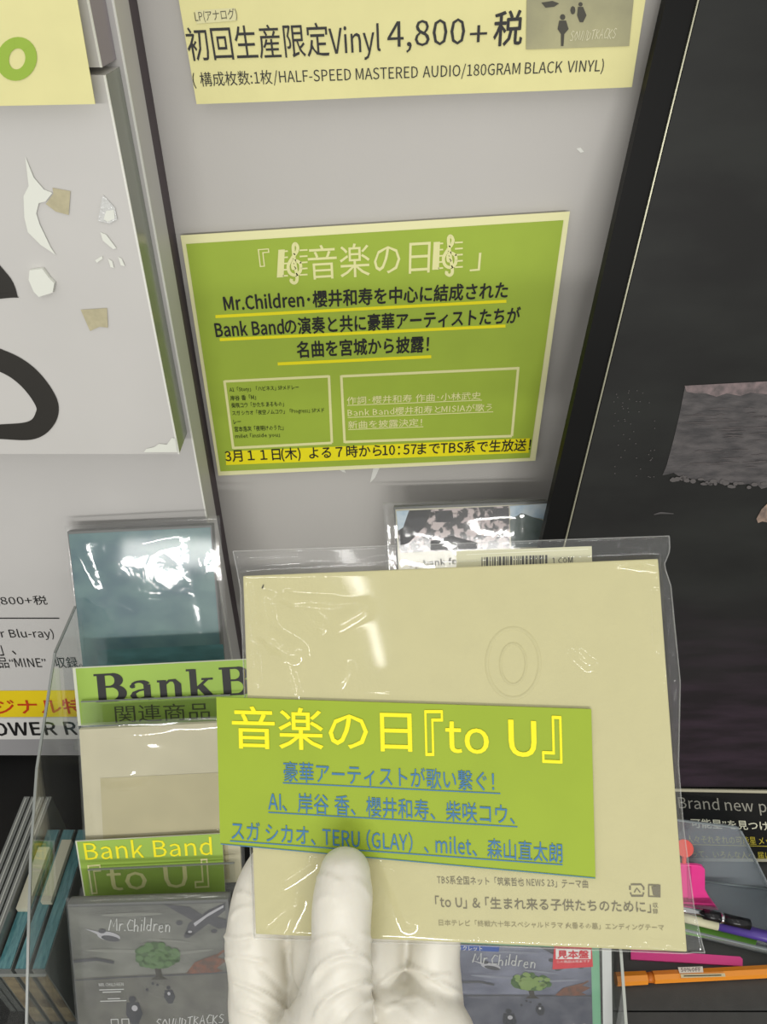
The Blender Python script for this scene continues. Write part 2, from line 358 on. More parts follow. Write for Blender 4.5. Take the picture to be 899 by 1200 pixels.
MB().add(*box_vf(-.09, .13, .589, .5995, CZ + .0, CZ + .05)).build('mounting_tape', m_tape, r)
prints('paper_patch', [[(229, 12), (276, 9), (279, 24), (231, 28)]], PP, mat('pale_patch', (220, 215, 165), .6), r, .0006)
text('LP(アナログ)', (230, 27.5), (279, 24), 14.5, SH, PP, mat('grey_ink', (88, 86, 70), .6), r, off=.0009)
text('初回生産限定', (223, 72), (387, 66), 40, SH, PP, ink, r, bold=.004)
text('Vinyl', (388, 73), (447, 69), 42, SH, PP, ink, r, bold=.004)
text('4,800', (455, 63), (545, 59), 38, SH, PP, ink, r, bold=.004)
text('+', (551, 50), (571, 49), 20, SH, PP, ink, r, bold=.004)
text('税', (578, 55), (612, 53), 42, SH, PP, ink, r, bold=.022)
text('( 構成枚数:1枚/HALF-SPEED MASTERED AUDIO/180GRAM BLACK VINYL)', (228, 104), (707, 87), 19, SH, PP, ink, r)
m_pic = mat('faded_picture', (172, 168, 128), .5, rgb2=(140, 137, 108), scale=18, detail=6)
prints('printed_picture', [[(619, -70), (750, -70), (738, 54), (617, 58)]], PP, m_pic, r, .0005)
m_pk = mat('picture_ink', (70, 68, 58), .6)
prints('picture_figures', [ell(660, 20, 3.2, 3.5, 10), [(656, 24), (664, 24), (667, 34), (662, 40), (661, 54), (658, 54), (658, 40), (654, 34)], ell(681, 5, 2.5, 2.6, 10), [(678, 8), (684, 8), (688, 18), (684, 26), (680, 26), (677, 18)], [(635, 3), (648, 1), (656, 4), (650, 8), (640, 9)], ell(672, 12, 3, 5, 8)], PP, m_pk, r, .0008)
text('', (668, 49), (722, 46), 14, SH, PP, mat('pale_ink', (214, 210, 178), .6), r, off=.0009, gf=hand_word('SOUNDTRACKS'))
# ================================================================ GREEN POSTER
PG = wallp(.592); SH = [(212, 276), (668.6, 248), (628, 540), (256.5, 557.5)]
r = root('event_poster', PG.at(440, 550), 'green event poster with cream border and black, yellow-underlined lettering taped on the grey wall', 'poster')
m_cream = mat('cream_border', (234, 231, 178), .6)
wavy('paper', SH, PG, m_cream, r, lambda u, v: -.0001)
MB().add(*box_vf(-.1, .08, .5928, .5998, 1.06, 1.13)).build('mounting_tape', m_tape, r)
m_pg = mat('poster_green', (160, 183, 62), .45, noise=.03, scale=25)
prints('green_field', [[(218.5, 286), (661, 258), (621.5, 536.5), (259, 552.5)]], PG, m_pg, r, .0004)
pale = mat('pale_print', (226, 224, 160), .55); yel = mat('bright_yellow', (238, 226, 22), .5)
text('『', (305, 313), (318, 312), 21, SH, PG, pale, r, off=.0008, bold=.008)
text('音楽の日', (363, 328), (504, 320), 40, SH, PG, pale, r, off=.0008, bold=-.003)
text('」', (551, 318), (563, 317), 21, SH, PG, pale, r, off=.0008)
prints('score_sign', clef(325, 333, 36, 48), PG, pale, r, .0008)
prints('score_sign', clef(507, 324, 36, 48), PG, pale, r, .0008)
text('Mr.Children･櫻井和寿を中心に結成された', (264, 366), (595, 350), 20.5, SH, PG, ink, r, bold=.036, off=.0009)
text('Bank Bandの演奏と共に豪華アーティストたちが', (254, 397), (609, 379.5), 20.5, SH, PG, ink, r, bold=.036, off=.0009)
text('名曲を宮城から披露！', (349, 420), (503, 413), 20, SH, PG, ink, r, bold=.036, off=.0009)
for a, b in (((253, 371), (594, 353)), ((258, 398), (593, 382)), ((326, 426.5), (506, 418))):
    prints('underline', ribbon([a, b], 3.6), PG, yel, r, .0006)
def frame_px(q, w): return ribbon(q, w, True)
prints('text_box', ribbon([(263.5, 447), (386, 441)], 3) + ribbon([(386, 440), (389.5, 519)], 3) + ribbon([(389.5, 519), (274, 525)], 3) + ribbon([(274, 526), (263.5, 446)], 3), PG, pale, r, .0006)
prints('text_box', ribbon([(400.5, 441), (608, 431.5)], 3) + ribbon([(608, 430), (600.5, 511)], 3) + ribbon([(600.5, 511), (404.5, 518)], 3) + ribbon([(404.5, 519), (400.5, 440)], 3), PG, pale, r, .0006)
def c7(x, y): return (240 + x / 4.281, 410 + y / 4.281)
for s, x0, x1, y0, y1, hh in (('A1 「Story」「ハピネス」SPメドレー', 128, 475, 216, 203, 28), ('岸谷 香「M」', 132, 260, 256, 250, 26), ('柴咲コウ「かたち あるもの」', 138, 400, 293, 284, 27),
                          ('スガ シカオ「夜空ノムコウ」「Progress」SPメド', 142, 602, 334, 318, 28), ('レー', 148, 185, 373, 371, 22), ('宮本浩次「夜明けのうた」', 153, 398, 412, 403, 27), ('milet「inside you」', 157, 380, 449, 441, 27)):
    text(s, c7(x0, y0), c7(x1, y1), hh / 4.281, SH, PG, mat('dark_green_ink', (30, 42, 18), .5), r, bold=.012, off=.0008, res=1)
def c8(x, y): return (390 + x / 3.596, 410 + y / 3.596)
for s, x0, x1, y0, y1 in (('作詞･櫻井和寿 作曲･小林武史', 62, 625, 231, 209), ('Bank Band櫻井和寿とMISIAが歌う', 65, 672, 282, 258), ('新曲を披露決定！', 67, 378, 333, 321)):
    text(s, c8(x0, y0), c8(x1, y1), 33 / 3.596, SH, PG, pale, r, bold=.014, off=.0008, res=1)
    prints('underline', ribbon([c8(x0, y0 + 3), c8(x1 + 6, y1 + 3)], .9), PG, pale, r, .0006)
prints('highlight_band', [[(265, 529), (265.5, 545), (620, 530.5), (621.5, 513.5)]], PG, yel, r, .0006)
text('3月１１日(木)  よる７時から10：57までTBS系で生放送！', (265.5, 543.5), (621.5, 530), 16, SH, PG, ink, r, bold=.018, off=.0010)
# ================================================================ BLACK FRAMED POSTER (right)
RB = math.radians(11); nb = np.array([0, -math.cos(RB), math.sin(RB)])
PR = Plane((0, .425, ZS), nb)
r = root('framed_poster', PR.at(760, 1014), 'black framed dark poster of a floating stone slab leaning on the right of the wall', 'poster')
def LX(y): return 781 - .2295 * y
def SX(y): return 818 - .2456 * y
m_bk = mat('black_frame', (7, 7, 6), .45, spec=.12); m_dark = mat('dark_poster_print', (40, 41, 39), .45, rgb2=(31, 31, 30), scale=9, stretch=(1, 1, 2.5), detail=8, spec=.15)
slab('frame', [(LX(-90), -90), (1250, -90), (1250, 1010), (LX(1010), 1010)], PR, .010, m_bk, r, off=-.001)
prints('printed_sheet', [[(SX(-85) + 3, -85), (1240, -85), (1240, 922), (SX(922) + 3, 922)]], PR, m_dark, r, 0)
m_sil = mat('silver_edge', (150, 148, 128), .3, metal=.6)
slab('frame_edge', [(SX(-85) + .3, -85), (SX(-85) + 2, -85), (SX(924) + 2, 924), (SX(924) + .3, 924)], PR, .0018, m_sil, r, off=.0012)
slab('frame_edge', [(SX(924), 922), (1240, 932), (1240, 936), (SX(924), 925)], PR, .0015, mat('pale_edge', (176, 172, 150), .4), r, off=.0012)
m_rock = mat('rock_print', (84, 80, 80), .6, rgb2=(56, 54, 55), scale=60, stretch=(1, 1, 3), detail=10, bump=.2, bscale=300)
rk = [(803.5, 453), (830, 451), (870, 449), (899, 447), (1100, 440), (1100, 580), (900, 571), (893, 573), (888, 568), (884, 570), (878, 567), (870, 568), (862, 566), (852, 565), (845, 567), (838, 564), (828, 565), (822, 561), (812, 562), (803, 558), (796, 558), (790, 554), (783, 556), (777, 557), (782, 545), (790, 515), (796, 490)]
prints('stone_slab_print', [rk], PR, m_rock, r, .0004)
prints('stone_rim_print', [[(803, 452), (899, 447), (1100, 439), (1100, 459), (899, 462), (880, 460), (868, 464), (852, 461), (840, 465), (828, 461), (815, 461), (805, 459)]], PR, mat('pink_rock_print', (128, 112, 112), .6, rgb2=(90, 82, 82), scale=160, detail=8), r, .0007)
rnd = random.Random(7); ch = []
for i in range(26):
    x = rnd.uniform(785, 899); y = 560 + (x - 777) * .08 + rnd.uniform(-3, 4); ch.append(ell(x, y, rnd.uniform(2, 5), rnd.uniform(1.5, 3), 7))
for i in range(46):
    x = rnd.uniform(720, 770); y = rnd.uniform(455, 560); ch.append(ell(x, y, .8, .6, 5))
prints('stone_crumb_print', ch, PR, mat('crumb_print', (84, 80, 79), .6), r, .0010)
nt = m_dark.node_tree; bs = nt.nodes['Principled BSDF']; src = bs.inputs['Base Color'].links[0].from_socket     # the print turns dusky purple towards its foot
tcn = nt.nodes.new('ShaderNodeTexCoord'); sx = nt.nodes.new('ShaderNodeSeparateXYZ'); mr = nt.nodes.new('ShaderNodeMapRange'); mx = nt.nodes.new('ShaderNodeMix'); mx.data_type = 'RGBA'
mr.inputs['From Min'].default_value = .36; mr.inputs['From Max'].default_value = .20
ns = nt.nodes.new('ShaderNodeTexNoise'); ns.inputs['Scale'].default_value = 14; ns.inputs['Detail'].default_value = 9; mp2 = nt.nodes.new('ShaderNodeMapping'); mp2.inputs['Scale'].default_value = (1, 1, 5)
rp = nt.nodes.new('ShaderNodeValToRGB'); rp.color_ramp.elements[0].position = .4; rp.color_ramp.elements[0].color = srgb((36, 31, 34)); rp.color_ramp.elements[1].position = .66; rp.color_ramp.elements[1].color = srgb((52, 42, 50))
for a, b in ((tcn.outputs['Object'], sx.inputs[0]), (sx.outputs['Z'], mr.inputs['Value']), (tcn.outputs['Object'], mp2.inputs[0]), (mp2.outputs[0], ns.inputs['Vector']), (ns.outputs['Fac'], rp.inputs[0]),
             (mr.outputs[0], mx.inputs['Factor']), (src, mx.inputs['A']), (rp.outputs[0], mx.inputs['B']), (mx.outputs['Result'], bs.inputs['Base Color'])): nt.links.new(a, b)
lines = []
for i in range(34):
    y = rnd.uniform(478, 548); x = rnd.uniform(800, 890); L = rnd.uniform(8, 40); lines += ribbon([(x, y), (x + L * .5, y + rnd.uniform(-1, 1)), (x + L, y + rnd.uniform(-1, 1))], [.3, rnd.uniform(.8, 2.2), .3])
prints('stone_crack_print', lines, PR, mat('crack_print', (80, 75, 75), .6), r, .0010)
prints('hand_print', [[(902, 588), (893, 597), (887, 608), (889, 613), (894, 611), (899, 612), (960, 630), (960, 585)]], PR, mat('stone_hand_print', (150, 128, 112), .6, rgb2=(96, 84, 78), scale=140), r, .0008)
prints('smoke_print', ribbon([(767, 603), (775, 601), (790, 602)], [1, 2.4, 1]), PR, mat('smoke_print', (70, 68, 68), .5), r, .0006)
# caption card at the foot of the poster
PC = PR.shift(.0022)
rc = root('caption_card', PC.at(860, 1012), 'black caption card with grey and yellow lettering at the foot of the dark poster', 'sign')
CS = [(790, 927), (1140, 935), (1160, 1014), (800, 1008)]
slab('card', [(650, 926), (1200, 936), (1200, 1011), (650, 1005)], PC, .0015, mat('card_black', (20, 20, 19), .45), rc)
text('Brand new planet', (797, 951), (944, 958), 18, CS, PC, mat('grey_print_light', (150, 148, 136), .5), rc)
text('可能星”を見つけて', (811, 970), (914, 974), 11, CS, PC, mat('caption_white', (216, 214, 190), .5), rc, bold=.02)
m_cy = mat('caption_yellow', (186, 172, 60), .5)
text('人々それぞれの可能星 メッセージ', (806, 988), (930, 991), 9.5, CS, PC, m_cy, rc, bold=.008)
text('って、いろんな人へ 届ける歌を', (812, 1005), (930, 1008), 9, CS, PC, m_cy, rc, bold=.008)
prints('underline', ribbon([(806, 989.5), (930, 992.5)], .8), PC, m_cy, rc)
slab('card_edge', [(650, 1006), (1200, 1008), (1200, 1011), (650, 1009)], PC, .001, MATS['pale_edge'], rc, off=.001)
# ================================================================ CD PACKAGES
m_film1 = clear('sleeve_film', rough=.06, haze=.04, bump=.1, bscale=40, ior=1.55)
m_case = clear('clear_case', (.93, .95, .95), ior=1.5, rough=.03, haze=.05)
m_acr = clear('acrylic', (.985, .992, .985), ior=1.49, rough=.02, haze=.015)
m_aedge = mat('acrylic_edge', (128, 132, 128), .2, spec=.8)
m_casebody = mat('grey_tray', (92, 94, 92), .4)
def hexq(quad, u, v):
    tl, tr, br, bl = [np.array(p, float) for p in quad]
    return (tl * (1 - u) + tr * u) * (1 - v) + (bl * (1 - u) + br * u) * v
def film_sheet(name, quad, pl, base, parent, m, amp=.0012, nx=44, ny=44, seed=0, folds=(), back=None):
    """wrinkled clear bag around a package: front skin with folds and a flat back skin"""
    rs = np.random.RandomState(seed); K = [(rs.uniform(4, 22, 2) * rs.choice([-1, 1], 2), rs.uniform(0, 6.3), rs.uniform(.3, 1)) for _ in range(7)]
    V = []; Fc = []; w = nx + 1
    for j in range(ny + 1):
        for i in range(nx + 1):
            u, v = i / nx, j / ny; p = hexq(quad, u, v); e = min(1, 12 * min(u, v, 1 - u, 1 - v))
            h = sum(a * math.sin(k[0] * u + k[1] * v + ph) for k, ph, a in K) / 3.5 * amp * .5 + amp * .5
            for (ax, ay, bx, by, wd, hh) in folds:
                d = np.array([bx - ax, by - ay]); q = p - np.array([ax, ay]); t = min(1, max(0, np.dot(q, d) / np.dot(d, d)))
                dist = np.linalg.norm(q - d * t); h += hh * math.exp(-(dist / wd) ** 2) * math.sin(math.pi * (.15 + .7 * t))
            V.append(pl.at(p[0], p[1], base) + pl.n * h * e)
    k = len(V)
    if back is None: back = base - .002
    for j in range(ny + 1):
        for i in range(nx + 1): p = hexq(quad, i / nx, j / ny); V.append(pl.at(p[0], p[1], back))
    for j in range(ny):
        for i in range(nx):
            a = j * w + i; Fc.append((a, a + w, a + w + 1, a + 1)); Fc.append((k + a, k + a + 1, k + a + w + 1, k + a + w))
    bd = [i for i in range(w)] + [j * w + nx for j in range(1, ny + 1)] + [ny * w + i for i in range(nx - 1, -1, -1)] + [j * w for j in range(ny - 1, 0, -1)]
    for q in range(len(bd)): a, b = bd[q], bd[(q + 1) % len(bd)]; Fc.append((a, b, b + k, a + k))
    return mesh(name, V, Fc, m, parent, True)
ACD = 26
# --- teal CD
PT = lean(79, 623, .68, ACD)
r = root('cd_package', PT.at(178, 835), 'teal watery-blue wrapped CD case on the top tier of the left rack', 'CD')
tq = [(79, 623), (249, 615), (269, 860), (108, 868)]
slab('case', tq, PT, .009, m_casebody, r, off=-.0002, bevel=.0005)
m_teal = mat('teal_print', (46, 88, 98), .35, rgb2=(84, 120, 118), scale=26, stretch=(1, 1.0, 1.4), detail=9, coat=.3)
prints('cover_print', [[(81, 626), (247, 618), (266, 850), (106, 858)]], PT, m_teal, r, .0001)
prints('cover_shade_print', [[(115, 762), (262, 755), (266, 800), (118, 806)]], PT, mat('teal_dark_print', (44, 96, 98), .35, rgb2=(66, 122, 124), scale=40, stretch=(1, 1, 3), coat=.5), r, .0004)
film_sheet('sleeve', [(76, 616), (258, 604), (277, 868), (104, 876)], PT, .0018, r, m_film1, .0009, seed=3, back=-.010, folds=((232, 640, 240, 700, 4, .0025), (224, 640, 238, 745, 3, -.0015), (150, 640, 205, 628, 5, .0015), (85, 630, 110, 690, 5, .0015)))
# --- BankB divider card
PK = lean(90, 800, .665, ACD)
SH = [(85.5, 782.6), (395, 767), (400, 842), (92, 850.6)]
r = root('divider_card', PK.at(240, 848), 'green divider card with large black serif lettering behind the cream CD', 'card')
m_gc = mat('card_green', (150, 182, 72), .5, noise=.02, scale=30)
slab('card', SH, PK, .0012, mat('card_white_edge', (214, 216, 196), .6), r, off=-.0001)
prints('green_field', [[(89, 783.5), (395, 767.5), (400, 841.5), (95.5, 850)]], PK, m_gc, r, .0002)
text('', (113, 824), (399, 809), 34, SH, PK, ink, r, off=.0005, gf=serif_word())
text('関連商品', (136, 847), (247, 843), 20, SH, PK, mat('olive_ink', (62, 72, 40), .5), r, off=.0005, bold=-.002)
# --- cream CD (mid tier)
PM = lean(92, 853, .64, ACD)
r = root('cd_package', PM.at(185, 1010), 'plain cream wrapped CD between the two green divider cards', 'CD')
m_jack = mat('cream_jacket', (212, 206, 164), .6, bump=.15, bscale=500, noise=.02, scale=60)
m_jack2 = mat('grey_cream_jacket', (190, 184, 154), .55, noise=.03, scale=40)
m_jack3 = mat('olive_cream_print', (178, 170, 130), .5, noise=.04, scale=30)
slab('jacket', [(93, 855), (275, 846), (284, 1034), (104, 1042)], PM, .004, m_jack2, r, bevel=.0006)
prints('cover_print', [[(118, 912), (262, 905), (270, 1030), (124, 1036)]], PM, m_jack3, r, .0003)
film_sheet('sleeve', [(90, 848), (281, 838), (289, 1042), (102, 1050)], PM, .0012, r, m_film1, .0022, seed=8, back=-.0048, folds=((120, 860, 200, 858, 4, .002), (130, 915, 175, 905, 8, .0025), (170, 880, 250, 900, 16, .0012), (100, 860, 112, 975, 6, .002), (205, 855, 255, 852, 3, .0014)))
# --- Bank Band divider card
PK2 = PM.shift(.0052); SH = [(88.7, 985.8), (260.6, 976.8), (264.5, 1047), (99, 1050)]
r = root('divider_card', PK2.at(180, 1048), 'small green divider card with yellow and cream lettering above the grey CD', 'card')
slab('card', SH, PK2, .0010, MATS['card_white_edge'], r, off=-.0001)
prints('green_field', [[(90.5, 986.5), (260.6, 977), (264.5, 1047), (100.5, 1050)]], PK2, m_gc, r, .0002)
text('Bank Band', (101, 1008), (249.5, 1002), 21.5, SH, PK2, yel, r, off=.0005, bold=.004)
for s, a, b, hh in (('『', (108, 1048), (123, 1047), 34), ('to', (128, 1044), (174, 1042), 26), ('U', (194, 1041), (221, 1040), 26), ('』', (229, 1041), (246, 1040), 34)):
    text(s, a, b, hh, SH, PK2, pale, r, off=.0005, bold=.006)
# --- grey picture CD covers
def cover(r, quad, pl, k, blue=False):
    """generic cover: grey field, tree on a horizon, drifting craft, small figures; u,v in 0..1 on the cover"""
    def U(p): q = hexq(quad, p[0], p[1]); return (q[0], q[1])
    def P(name, polys, m, off): return prints(name, [[U(p) for p in q] for q in polys], pl, m, r, off)
    t = 'b' if blue else 'a'
    base = mat('cover_grey_' + t, (112, 116, 132) if blue else (110, 112, 104), .35, rgb2=(72, 76, 92) if blue else (82, 84, 78), scale=24, stretch=(1, 1, 2), detail=6, coat=.4)
    P('cover_print', [[(0, 0), (1, 0), (1, 1), (0, 1)]], base, .0001)
    P('ground_print', [[(0, .47), (1, .45), (1, 1), (0, 1)]], mat('cover_ground_' + t, (88, 90, 100) if blue else (76, 76, 70), .4, rgb2=(64, 67, 80) if blue else (92, 92, 84), scale=60, coat=.4), .0003)
    rs = random.Random(k); leaf = []; leaf2 = []
    for i in range(150):
        a = rs.uniform(0, 6.28); q = rs.uniform(0, 1) ** .6; x, y = .54 + .135 * q * math.cos(a), .345 + .085 * q * math.sin(a)
        if y > .36: y = .36 + (y - .36) * .7
        (leaf if i % 4 else leaf2).append(ell(x, y, .026, .02, 7))
    g1, g2 = ((58, 92, 34), (112, 138, 70)) if blue else ((56, 84, 44), (76, 106, 62))
    P('tree_crown_print', leaf, mat('leaf_print_' + t, g1, .5), .0005)
    P('tree_crown_light_print', leaf2, mat('leaf_light_print_' + t, g2, .5), .0007)
    P('tree_trunk_print', [[(.52, .42), (.56, .42), (.565, .47), (.6, .495), (.49, .495), (.525, .47)]], mat('trunk_print', (50, 48, 40), .6), .0006)
    dk = mat('craft_dark_print', (62, 63, 68), .5); lt = mat('craft_light_print', (160, 160, 164), .5)
    P('aircraft_print', [[(.73, .2), (.76, .13), (.9, .04), (1, .0), (1, .05), (.88, .14), (.78, .21)], [(.61, .0), (.77, .02), (.86, .08), (.8, .12), (.72, .07)], [(.86, .12), (.95, .17), (1, .165), (1, .11), (.93, .09)], ell(.70, .125, .022, .016, 10), ell(.92, .185, .022, .014, 10), ell(.755, .2, .035, .022, 12, -.6)], dk, .0005)
    P('aircraft_wing_print', [[(.79, .13), (.9, .06), (.99, .015), (.99, .03), (.88, .09), (.8, .15)], ell(.765, .185, .014, .008, 8)], lt, .0007)
    P('cloud_print', [ell(.3, .3, .22, .012, 16, .05), ell(.75, .32, .16, .01, 16, -.08), ell(.4, .06, .2, .012, 16), ell(.62, .24, .14, .008, 14, .1)], mat('cloud_print_' + t, (118, 122, 134) if blue else (116, 118, 110), .4, coat=.4), .00035)
    P('airship_print', [ell(.24, .2, .075, .03, 16, .2), [(.09, .145), (.2, .175), (.18, .19)]], lt, .0005)
    P('airship_shade_print', [ell(.25, .215, .06, .018, 14, .2), ell(.2, .165, .025, .015, 10)], dk, .0006)
    P('wreck_print', [[(.72, .46), (.78, .39), (.86, .36), (.95, .33), (.93, .36), (.99, .38), (.92, .43), (.96, .45), (.84, .47)], [(.78, .45), (.97, .31), (.98, .32), (.8, .46)]], mat('rust_print', (118, 72, 52), .6, rgb2=(84, 66, 56), scale=200), .0005)
    P('horizon_print', [q for q in ribbon([(0, .485), (.3, .475), (.7, .468), (1, .46)], .008)] + ribbon([(0, .36), (.15, .35), (.26, .375)], .02), dk, .0005)
    P('figure_print', [ell(.36, .62, .025, .022, 10), [(.32, .64), (.4, .64), (.42, .72), (.39, .78), (.39, .86), (.34, .86), (.34, .78), (.31, .72)], ell(.6, .55, .014, .013, 8), [(.575, .565), (.625, .565), (.64, .61), (.62, .655), (.59, .655), (.565, .61)], ell(.5, .52, .01, .01, 7), ell(.46, .56, .01, .012, 7), ell(.53, .53, .01, .008, 7)], mat('figure_print', (44, 46, 52), .5), .0006)
    P('figure_light_print', [ell(.37, .68, .02, .02, 9), ell(.6, .59, .01, .012, 8)], lt, .0008)
    white_w = mat('chalk_print', (182, 184, 180) if not blue else (214, 216, 220), .5)
    def T(s, a, b, h, gf=None, bold=0): 
        A, B = U(a), U(b); return text(s, A, B, h * abs(quad[3][1] - quad[0][1]), quad, pl, white_w, r, off=.0008, gf=gf, bold=bold, res=1)
    if blue: T('', (.10, .175), (.58, .215), .12, hand_word('Mr.Children'))
    else: T('', (.24, .165), (.64, .19), .10, hand_word('Mr.Children'))
    T('', (.50, .82), (.95, .80), .07, hand_word('SOUNDTRACKS'))
    if not blue:
        T('MR.CHILDREN', (.15, .53), (.31, .53), .022, bold=.01)
        P('small_print', [[(.15, .55), (.31, .55), (.31, .556), (.15, .556)], [(.17, .565), (.29, .565), (.29, .572), (.17, .572)], [(.2, .61), (.28, .61), (.28, .616), (.2, .616)], [(.15, .625), (.32, .625), (.32, .631), (.15, .631)]], white_w, .0008)
        fr_ = []
        for x in (.21, .28): fr_ += ribbon([(x, .75), (x + .045, .75), (x + .045, .79), (x, .79)], .008, True)
        P('mark_print', fr_, white_w, .0008)
PL = lean(79, 1061, .63, ACD)
r = root('cd_package', PL.at(180, 1230), 'grey wrapped CD with a printed green tree in front of the small green card', 'CD')
ql = [(81, 1063), (264, 1058), (275, 1235), (97, 1240)]
slab('case', [(79, 1060), (268, 1054), (279, 1240), (96, 1245)], PL, .010, m_casebody, r, off=-.0003, bevel=.0006)
cover(r, ql, PL, 5)
film_sheet('sleeve', [(77, 1052), (271, 1046), (282, 1248), (94, 1252)], PL, .0022, r, m_film1, .0016, seed=12, back=-.0115, folds=((84, 1064, 150, 1062, 3, .0016), (160, 1062, 262, 1058, 3, .0018), (92, 1070, 100, 1180, 5, .0014)))
PRC = lean(538, 1108, .67, ACD)
r = root('cd_package', PRC.at(620, 1250), 'dark blue-grey CD with red sticker standing right of the gloved hand', 'CD')
qr = [(537, 1106), (693, 1112), (696, 1232), (544, 1232)]
slab('case', [(535, 1103), (703, 1110), (706, 1236), (543, 1236)], PRC, .010, mat('green_tray', (112, 168, 132), .4), r, off=-.0003, bevel=.0006)
cover(r, qr, PRC, 9, True)
prints('blue_band_print', [[(538, 1106.5), (586, 1109), (585, 1115.5), (539, 1113)]], PRC, mat('blue_band', (36, 74, 148), .4), r, .0011)
text('ブックレット', (531, 1114), (566, 1114.5), 6, qr, PRC, white, r, off=.0014, bold=.01, res=1)
st = prints('red_sticker', [[(650, 1108), (694, 1109), (695.5, 1133), (648, 1136)]], PRC, mat('red_sticker', (196, 40, 52), .4), r, .0012)
prints('sticker_text_print', [[(652, 1112), (693, 1113), (693, 1124), (652, 1124)]], PRC, white, r, .0014)
text('見本盤', (654, 1123.5), (691, 1123.5), 10, qr, PRC, MATS['red_sticker'], r, off=.0017, bold=.05, res=1)
text('この商品は見本です', (653, 1128.5), (692, 1128), 3, qr, PRC, white, r, off=.0017, res=1)
film_sheet('sleeve', [(531, 1095), (719, 1102), (722, 1238), (539, 1238)], PRC, .0022, r, m_film1, .0014, seed=22, back=-.0115)
slab('sleeve_seam', [(706, 1102), (717, 1102.5), (719, 1237), (708, 1237)], PRC, .0006, clear('milky_film', rough=.2, haze=.5), r, off=.003)
# --- photo CD at the back, right of the centre
PH = lean(464, 595, .70, ACD)
r = root('cd_package', PH.at(555, 770), 'wrapped CD with black and white photo strip behind the held packet', 'CD')
hq = [(464, 597), (642, 590), (656, 785), (474, 792)]
slab('case', [(462, 594), (644, 587), (658, 788), (472, 795)], PH, .009, m_casebody, r, off=-.0003, bevel=.0005)
prints('cover_print', [hq], PH, mat('pale_cover', (190, 186, 164), .4, coat=.3), r, .0001)
m_bw = mat('photo_print', (186, 172, 170), .4, rgb2=(34, 32, 34), scale=150, detail=10, coat=.4)
m_bw.node_tree.nodes['Color Ramp'].color_ramp.elements[0].position = .47; m_bw.node_tree.nodes['Color Ramp'].color_ramp.elements[1].position = .56
prints('photo_print', [[(465, 599), (597, 593), (598, 642), (469, 648)]], PH, m_bw, r, .0004)
prints('photo_dark_print', [[(476, 600), (505, 598), (500, 615), (480, 636), (470, 640), (469, 620)], [(510, 599), (530, 598), (533, 612), (512, 612)], [(505, 634), (530, 628), (560, 636), (560, 643), (505, 645)], [(575, 596), (597, 595), (597, 612), (585, 610)]], PH, mat('dark_photo', (40, 40, 44), .4), r, .0007)
prints('photo_sky_print', [[(465, 599), (480, 598), (473, 618), (467, 622)], [(598, 593), (642, 590), (645, 610), (625, 606), (612, 602), (599, 608)]], PH, mat('sky_photo', (150, 176, 196), .4, rgb2=(196, 208, 214), scale=80), r, .0008)
prints('photo_hill_print', [[(598, 610), (612, 601), (625, 606), (644, 612), (645, 640), (600, 642)]], PH, mat('hill_photo', (74, 88, 82), .4, rgb2=(96, 110, 110), scale=60), r, .0009)
text('ap bank fes', (481, 667), (541, 663), 10, hq, PH, ink, r, bold=.012, off=.0009)
film_sheet('sleeve', [(449, 589), (645, 583), (664, 795), (460, 802)], PH, .0016, r, m_film1, .0026, seed=31, back=-.0105, folds=((452, 595, 456, 640, 3, .003), (600, 594, 602, 640, 2, .002), (640, 592, 644, 640, 2, .0015)))
# ================================================================ ACRYLIC RACKS
r = root('acrylic_rack', (-.2, .35, ZS), 'clear acrylic stepped rack holding the CDs on the left of the shelf', 'rack')
XP = -.2725; PX = Plane((XP, 0, 0), (1, 0, 0))
def xpt(px, py): return PX.at(px, py)
prof = [xpt(33, 1200), xpt(35, 1100), xpt(38, 1000), xpt(45, 900), xpt(66, 765), xpt(88, 715)]
prof = [np.array([XP, .215, ZS])] + prof + [np.array([XP, .485, prof[-1][2]]), np.array([XP, .485, ZS])]
v, f = prism(prof, (-.002, 0, 0)); mesh('side_panel', v, f, m_acr, r)
eb = MB()
for a, b in zip(prof[:-2], prof[1:-1]):
    d = b - a; d = d / np.linalg.norm(d); q = np.cross(d, (1, 0, 0)) * .0007
    v, f = prism([a + q, b + q, b - q, a - q], (-.002, 0, 0)); eb.add([p + np.array([.0002, 0, 0]) for p in v], f)
eb.build('polished_edge', m_aedge, r)
XQ = -.03
prof2 = [p + np.array([XQ - XP, 0, 0]) for p in prof]
v, f = prism(prof2, (.002, 0, 0)); mesh('side_panel', v, f, m_acr, r)
def rackbar(name, px, pl, off, thick, mm=None): return slab(name, px, pl, thick, mm or m_acr, r, off=off)
rackbar('tier_lip', [(95, 823), (270, 815), (272, 848), (97, 856)], PK, .0034, .0015)
rackbar('tier_lip', [(103, 1020), (275, 1012), (277, 1046), (106, 1054)], PM, .0095, .0015)
rackbar('lip_edge', [(95, 822.3), (270, 814.3), (270, 815.3), (95, 823.3)], PK, .0036, .0018, m_aedge)
rackbar('lip_edge', [(103, 1019.3), (275, 1011.3), (275, 1012.3), (103, 1020.3)], PM, .0097, .0018, m_aedge)
